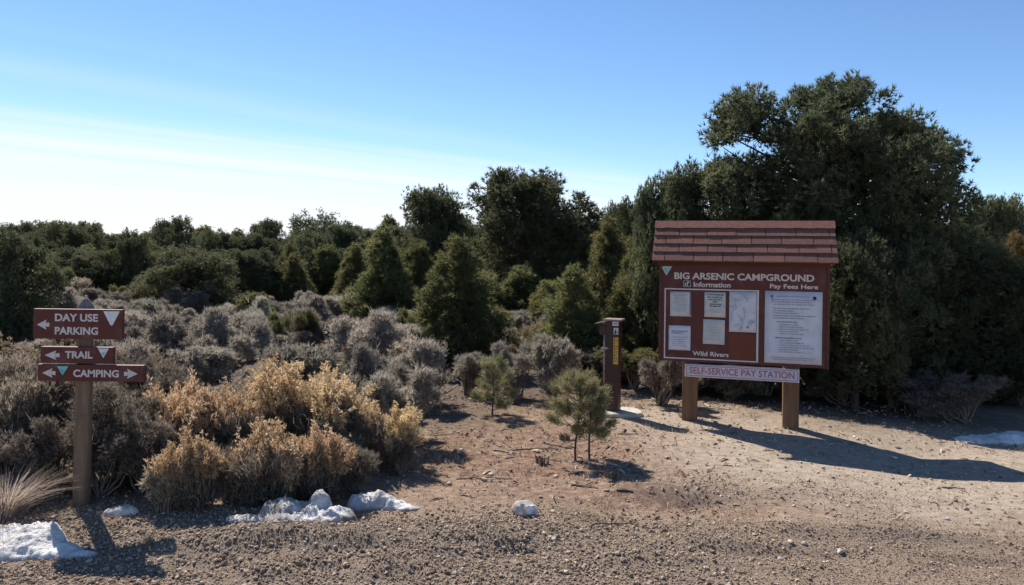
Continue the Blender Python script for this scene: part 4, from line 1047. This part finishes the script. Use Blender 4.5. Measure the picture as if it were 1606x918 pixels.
# the open sage flat
sk = ['sage_a', 'sage_b', 'sage_c', 'sage_a', 'greysage_a', 'sage_b', 'sage_c']
rs = random.Random(31); pts = []
tries = 0
while len(pts) < 172 and tries < 9000:
    tries += 1
    y = 6.7 + (rs.random() ** 1.35) * 21; x = rs.uniform(-.72 * y - .5, .08 * y)
    if x > -1.0 and y < 9.2 + .2 * x: continue
    if x > -.3 and y > 14: continue
    if x < -1.0 and y < 6.6: continue
    if -.135 < x / y < .17 and y < 11.8: continue
    if min([9] + [math.hypot(x - a, y - b) for a, b in pts]) < .50 + .014 * y: continue
    pts.append((x, y))
for i, (x, y) in enumerate(pts):
    h = rs.uniform(.42, .92) * (1 if y > 9 else .95)
    shrub('sagebrush', sk[i % 7], x, y, h, h * rs.uniform(1.05, 1.75), 'grey sagebrush, one of many alike on the open sage flat at left', 'sagebrush of the open sage flat')
for i in range(34):
    x, y = rs.choice(pts); x += rs.uniform(-.4, .4); y += rs.uniform(-.4, .4)
    if i % 2: shrub('rabbitbrush', 'plume_s', x, y, rs.uniform(.45, .75), rs.uniform(.5, .8), 'pale straw topped shrub scattered among the grey sage flat', 'straw topped shrubs of the sage flat')
    else: shrub('small_shrub', 'green_a', x, y, rs.uniform(.45, .85), rs.uniform(.4, .7), 'olive green shrub scattered among the grey sage flat', 'green shrubs of the sage flat')
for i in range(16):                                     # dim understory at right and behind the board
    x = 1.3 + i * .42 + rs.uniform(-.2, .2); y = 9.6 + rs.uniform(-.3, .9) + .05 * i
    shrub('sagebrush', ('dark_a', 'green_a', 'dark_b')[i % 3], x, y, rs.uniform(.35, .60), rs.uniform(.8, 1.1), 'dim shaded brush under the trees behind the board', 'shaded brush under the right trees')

# ------------------------------------------------------------------ pine seedlings
def seedling(px, py, top, wpx, label, seed, bare=.25, nb=26, kink=0.0):
    p = on_ground(px, py); q = at(px, top, p.y); h = q.z - p.z; w = wpx * p.y / FPX
    o = empty('pine_seedling', p); tag(o, label, 'young pine')
    rng = np.random.default_rng(seed); t = MB(); b = MB(); f = MB()
    P = wiggle((0, 0, -.03), (kink, 0, h * .93), 8, .006, rng); t.tube(P, np.linspace(.010, .004, 8), 7)
    C = []; D = []
    for i in range(nb):
        s = bare + (1 - bare) * (i + rng.uniform(0, 1)) / nb; z = h * s * .93
        a = i * 2.4 + rng.uniform(-.4, .4); ln = w / 2 * (1.12 - s) ** .55 * rng.uniform(.40, 1.15)
        st = np.array([np.interp(z, P[:, 2], P[:, 0]), np.interp(z, P[:, 2], P[:, 1]), z]); e = st + np.array([math.cos(a) * ln, math.sin(a) * ln, ln * rng.uniform(.25, .7)])
        B_ = wiggle(st, e, 6, .006, rng, -.01); b.tube(B_, np.linspace(.0045, .002, 6), 4, False)
        m_ = int(10 + 50 * ln / .3); tt = rng.uniform(.45, 1.0, m_) ** .7; idx = tt * 5
        pos = np.stack([np.interp(idx, np.arange(6), B_[:, k]) for k in range(3)], 1)
        C.append(pos); D.append(np.tile(norm(e - st) + np.array([0, 0, .35]), (m_, 1)))
    C.append(np.stack([np.full(16, kink), np.zeros(16), np.linspace(h * .80, h * .97, 16)], 1)); D.append(np.tile([0, 0, 1.0], (16, 1)))
    C = np.vstack(C); D = norm(np.vstack(D)); vv, ff = blades(C, D, 9, .056, .0040, .60, rng, .018)
    f.add(vv, ff, tint=np.repeat(rng.uniform(0, 1, len(C)), 27))
    t.build('trunk', M['bark'], o, True); b.build('branches', M['twig'], o, True); f.build('needles', M['young'], o)
seedling(903, 722, 582, 135, 'taller of two young pines side by side on the bare soil', 61, .30, 30, .02)
seedling(925, 720, 595, 100, 'shorter young pine just right of its twin on the bare soil', 62, .22, 26, .01)
seedling(772, 652, 562, 78, 'small lone pine seedling in front of the sagebrush', 63, .08, 26)

# ------------------------------------------------------------------ grass clumps
def arc_grass(name, loc, n, h, spread, lean, mat, label, seed, wd=.004):
    rng = np.random.default_rng(seed); m = MB(); k = 5
    a = rng.uniform(0, 2 * PI, n); r0 = rng.uniform(0, .06, n) * spread * 4; ln = h * rng.uniform(.55, 1.15, n); bend = rng.uniform(.2, 1.0, n) * spread
    for i in range(n):
        d = np.array([math.cos(a[i]) + lean[0], math.sin(a[i]) + lean[1], 0]); d /= np.linalg.norm(d) + 1e-6
        b0 = np.array([math.cos(a[i]) * r0[i], math.sin(a[i]) * r0[i], -.01]); t = np.linspace(0, 1, k)[:, None]
        P = b0 + d * bend[i] * t ** 1.7 * ln[i] / h + np.array([0, 0, 1.0]) * ln[i] * (t - .38 * bend[i] / max(spread, .01) * t ** 2.4)
        s = np.cross(d, [0, 0, 1]) * wd * .5; s = s + np.array([0, 0, wd * .25])
        wv = (1 - .8 * t)
        m.add(np.vstack([P - s * wv, P + s * wv]), q=[(j, j + 1, k + j + 1, k + j) for j in range(k - 1)], tint=rng.uniform(0, 1))
    o = m.build(name, mat, None, loc=loc); tag(o, label, 'grass clump'); return o
p = on_ground(10, 808); arc_grass('grass_clump', p, 700, .33, .50, (.55, -.12), M['grey_straw'], 'large drooping grey dry grass clump at the left edge above the snow', 71, .0042)
p = on_ground(235, 852); arc_grass('grass_tuft', p, 70, .085, .06, (0, 0), M['straw'], 'small upright straw tuft beside the shadow of the direction boards', 72, .003)
p = on_ground(178, 822); arc_grass('grass_tuft', p, 26, .10, .08, (.2, 0), M['straw'], 'curling straw blades in front of the small snow scrap', 73, .003)
for i, (px, py, h, lab) in enumerate(((660, 700, .06, 'pale straw tuft on bare soil right of the golden group'), (690, 632, .10, 'straw tuft below the twisted sagebrush stems'), (855, 640, .10, 'straw tuft at the foot of the tall grey sagebrush'), (1005, 640, .07, 'straw tuft beside the concrete footing'), (1068, 655, .07, 'straw tuft at the left board post'), (645, 715, .05, 'low straw tuft nearest the golden group'))):
    arc_grass('grass_tuft', on_ground(px, py), 90, h, h * .9, (0, 0), M['straw'], lab, 80 + i, .0035)

# ------------------------------------------------------------------ snow
def snow(px, py, spec, label, seed, dirt=.25, res=.009):
    """spec: bumps (dx, dy, rx, ry, height) round the ground point; one lump of old snow"""
    p = on_ground(px, py); sp = np.array(spec)
    x0, x1 = (sp[:, 0] - sp[:, 2] * 1.5).min(), (sp[:, 0] + sp[:, 2] * 1.5).max(); y0, y1 = (sp[:, 1] - sp[:, 3] * 1.5).min(), (sp[:, 1] + sp[:, 3] * 1.5).max()
    xs = np.arange(x0, x1, res); ys = np.arange(y0, y1, res); XX, YY = np.meshgrid(xs, ys)
    n_ = fbm(XX * 6 + seed, YY * 6, seed, 4); XW = XX + .06 * fbm(XX * 9, YY * 9 + seed, seed + 3); YW = YY + .06 * fbm(XX * 9 + 5, YY * 9, seed + 7)
    Z = np.full(XX.shape, -.05)
    for (cx, cy, rx, ry, hh) in spec:
        r2 = ((XW - cx) / rx) ** 2 + ((YW - cy) / ry) ** 2
        b = hh * (np.clip(1 - r2 * .72, -1, 1)); b = np.where(b > 0, hh * np.sqrt(np.clip(b / hh, 0, 1)), b * .6)
        Z = np.maximum(Z, b)
    Z = Z * .92 + (.09 * n_ + .035 * fbm(XX * 17, YY * 17, seed + 13, 3) + .030 * fbm(XX * 50, YY * 50, seed + 11, 2)) * np.clip(Z / .06, .25, 1.2)
    Zw = Z + ground_z(XX + p.x, YY + p.y) - p.z
    ok = Z > -.012
    V = np.stack([XX.ravel(), YY.ravel(), np.where(ok, Zw, Zw - .03).ravel()], 1)
    ny_, nx_ = XX.shape; I = np.arange(ny_ * nx_).reshape(ny_, nx_)
    cell = ok[:-1, :-1] | ok[1:, :-1] | ok[:-1, 1:] | ok[1:, 1:]
    q = np.stack([I[:-1, :-1], I[:-1, 1:], I[1:, 1:], I[1:, :-1]], -1)[cell]
    used = np.unique(q); remap = np.full(ny_ * nx_, -1); remap[used] = np.arange(len(used))
    tint = np.clip(dirt * (.35 + 3.4 * fbm(XX * 6 + 3, YY * 6, seed + 19)) + dirt * 3.0 * np.clip(fbm(XX * 30, YY * 30, seed + 23) - .08, 0, 1) + .75 * (1 - sstep(-.005, .022, Z)), 0, 1).ravel()
    m = MB(); m.add(V[used], q=remap[q], tint=tint[used]); o = m.build('snow_patch', M['snow'], None, True, p)
    tag(o, label, 'snow'); return o
snow(42, 866, [(-.30, .06, .32, .16, .115), (-.06, .06, .22, .13, .10), (.10, .02, .17, .09, .06), (.24, -.01, .12, .05, .03), (-.2, -.03, .26, .10, .06)], 'bright sunlit snow drift in the lower left corner', 3, .06)
snow(187, 806, [(0, 0, .075, .05, .05), (.045, .03, .06, .04, .045)], 'small snow scrap just right of the signpost foot', 5, .4)
snow(390, 818, [(-.02, 0, .11, .055, .055), (.05, .01, .07, .05, .05)], 'small left scrap of snow in front of the golden shrubs', 7, .3)
snow(475, 818, [(-.12, .06, .15, .10, .115), (.06, .05, .16, .10, .10), (.085, .09, .070, .06, .19), (.16, .04, .13, .09, .085), (-.02, -.02, .22, .08, .06)], 'largest snow lump with a knob, greyed by dirt and painted shade, in front of golden shrubs', 9, .95)  # high value: soil on the snow plus bush shade painted as grey
snow(590, 797, [(-.10, .05, .09, .07, .08), (.0, .05, .12, .08, .105), (.10, .02, .11, .06, .07), (.19, -.02, .08, .045, .035)], 'crusted snow drift tapering right of the largest snow lump', 12, .5)
snow(1560, 690, [(0, 0, .34, .14, .05), (.25, .10, .25, .10, .05), (-.2, -.08, .18, .07, .03)], 'bluish shaded snow patch under the trees at right', 15, .15, .018)

# ------------------------------------------------------------------ rocks and dead wood
def rock(px, py, size, label, seed, mat, sz=(1, .8, .75), group=None, name='rock'):
    rng = np.random.default_rng(seed); import bmesh
    bm = bmesh.new(); bmesh.ops.create_icosphere(bm, subdivisions=3, radius=.5)
    for k in range(9):                                       # chop flat facets off the lump
        nrm = Vector(norm(rng.normal(size=3))); dd = rng.uniform(.30, .44)
        for v in bm.verts:
            e = v.co.dot(nrm) - dd
            if e > 0: v.co -= nrm * e
    for v in bm.verts: v.co += v.co.normalized() * .03 * rng.normal() * .5; v.co = Vector((v.co.x * size * sz[0], v.co.y * size * sz[1], v.co.z * size * sz[2]))
    me = bpy.data.meshes.new(name); bm.to_mesh(me); bm.free(); me.materials.append(mat)
    p = on_ground(px, py); o = link(name, me, None, (p.x, p.y, p.z + size * sz[2] * .25)); o.rotation_euler = (0, 0, rng.uniform(0, 6)); tag(o, label, 'rock', group); return o
rock(823, 806, .17, 'pale whitish rock lying alone in front of the bare soil', 3, M['rock'])
STL = ['middle stone of three close together in the right gravel', 'right stone of three close together in the right gravel', 'left stone of three close together in the right gravel', 'single stone in the right gravel, right of the three stones', 'stone on the red soil left of the young pines', 'stone on the red soil right of the young pines', 'small stone on the pale ground below the board shadow', 'small stone farthest right on the pale ground', 'stone in the gravel in front of the pale rock', 'stone on the soil right of the snow drift', 'stone below the right board post', 'stone right of the right board post, near its shadow']
for i, (px, py, s) in enumerate(((1240, 860, .05), (1262, 855, .045), (1225, 868, .04), (1318, 866, .05), (770, 745, .05), (960, 745, .05), (1330, 795, .035), (1485, 815, .04), (868, 846, .045), (705, 760, .05), (1290, 735, .05), (1345, 690, .05))):
    rock(px, py, s, STL[i], 20 + i, M['concrete'] if i % 3 == 0 else M['rock'], (1, .8, .6), 'loose stones on the open ground', 'stone')
def stick(px, py, ln, az, r, label, seed, mat, fork=True, lift=.0, name='dead_stick'):
    rng = np.random.default_rng(seed); p = on_ground(px, py); m = MB()
    P = wiggle((-ln / 2 * math.cos(az), -ln / 2 * math.sin(az), 0), (ln / 2 * math.cos(az), ln / 2 * math.sin(az), lift), 8, ln * .018, rng)
    P[:, 2] = np.abs(P[:, 2]) + ground_z(P[:, 0] + p.x, P[:, 1] + p.y) - p.z + r * .7; m.tube(P, np.linspace(r, r * .45, 8), 6)
    if fork:
        q = P[4]; e = q + np.array([math.cos(az + .8) * ln * .3, math.sin(az + .8) * ln * .3, .03]); m.tube(wiggle(q, e, 5, ln * .01, rng), np.linspace(r * .6, r * .25, 5), 5)
    o = m.build(name, mat, None, True, p); tag(o, label, 'stick'); return o
stick(792, 710, .22, -.5, .010, 'pale dead stick on the bare soil left of the stump', 1, M['dead'])
stick(830, 706, .30, .3, .007, 'dark forked twig above the stump', 2, M['twig'])
stick(875, 700, .28, -.7, .008, 'crooked dark twig between stump and young pines', 3, M['twig'])
stick(700, 683, .34, .05, .005, 'long thin twig lying on soil below the twisted sagebrush', 4, M['dead'])
stick(760, 752, .42, .10, .006, 'long thin dark twig on the soil behind the pale rock', 5, M['twig'])
stick(915, 765, .20, -.6, .010, 'short dark branch piece right of the pale rock', 6, M['twig'])
stick(985, 682, .20, .0, .008, 'pale stick on the path left of the deposit post shadow', 7, M['dead'], False)
stick(1495, 767, .16, -.25, .008, 'short dark stick on the pale ground at right', 8, M['twig'], False)
stick(960, 826, .30, .25, .008, 'dark twig along the gravel edge right of the pale rock', 9, M['twig'])
stick(1000, 742, .20, .2, .008, 'brown twig right of the young pines', 10, M['twig'])
stick(195, 842, .12, .5, .005, 'tiny dark curved twig right of the signpost foot', 11, M['twig'], False)
stick(1120, 642, .40, -.15, .009, 'dry branch lying behind the left board post', 12, M['dead'])
stick(690, 634, .45, .6, .016, 'bleached crooked branch under the twisted sagebrush', 13, M['dead'], True, .18)
# splintered stumps of cut saplings
def stump(px, py, h, label, seed):
    rng = np.random.default_rng(seed); p = on_ground(px, py); m = MB()
    for i in range(16):
        a = rng.uniform(0, 2 * PI); r = rng.uniform(.0, .045); hh = h * rng.uniform(.5, 1.0)
        m.tube([(math.cos(a) * r, math.sin(a) * r, -.02), (math.cos(a) * r * 1.1, math.sin(a) * r * 1.1, hh * .6), (math.cos(a) * r * 1.4, math.sin(a) * r * 1.4, hh)], [.012, .010, .003], 5, tint=rng.uniform(0, .45))
    o = m.build('splintered_stump', M['litter'], None, False, p); tag(o, label, 'stump')
stump(850, 728, .075, 'splintered red brown stump left of the young pines', 5)
stump(958, 750, .06, 'low splintered stump right of the young pines', 6)
stump(886, 690, .07, 'small dark stump just left of the taller young pine', 7)
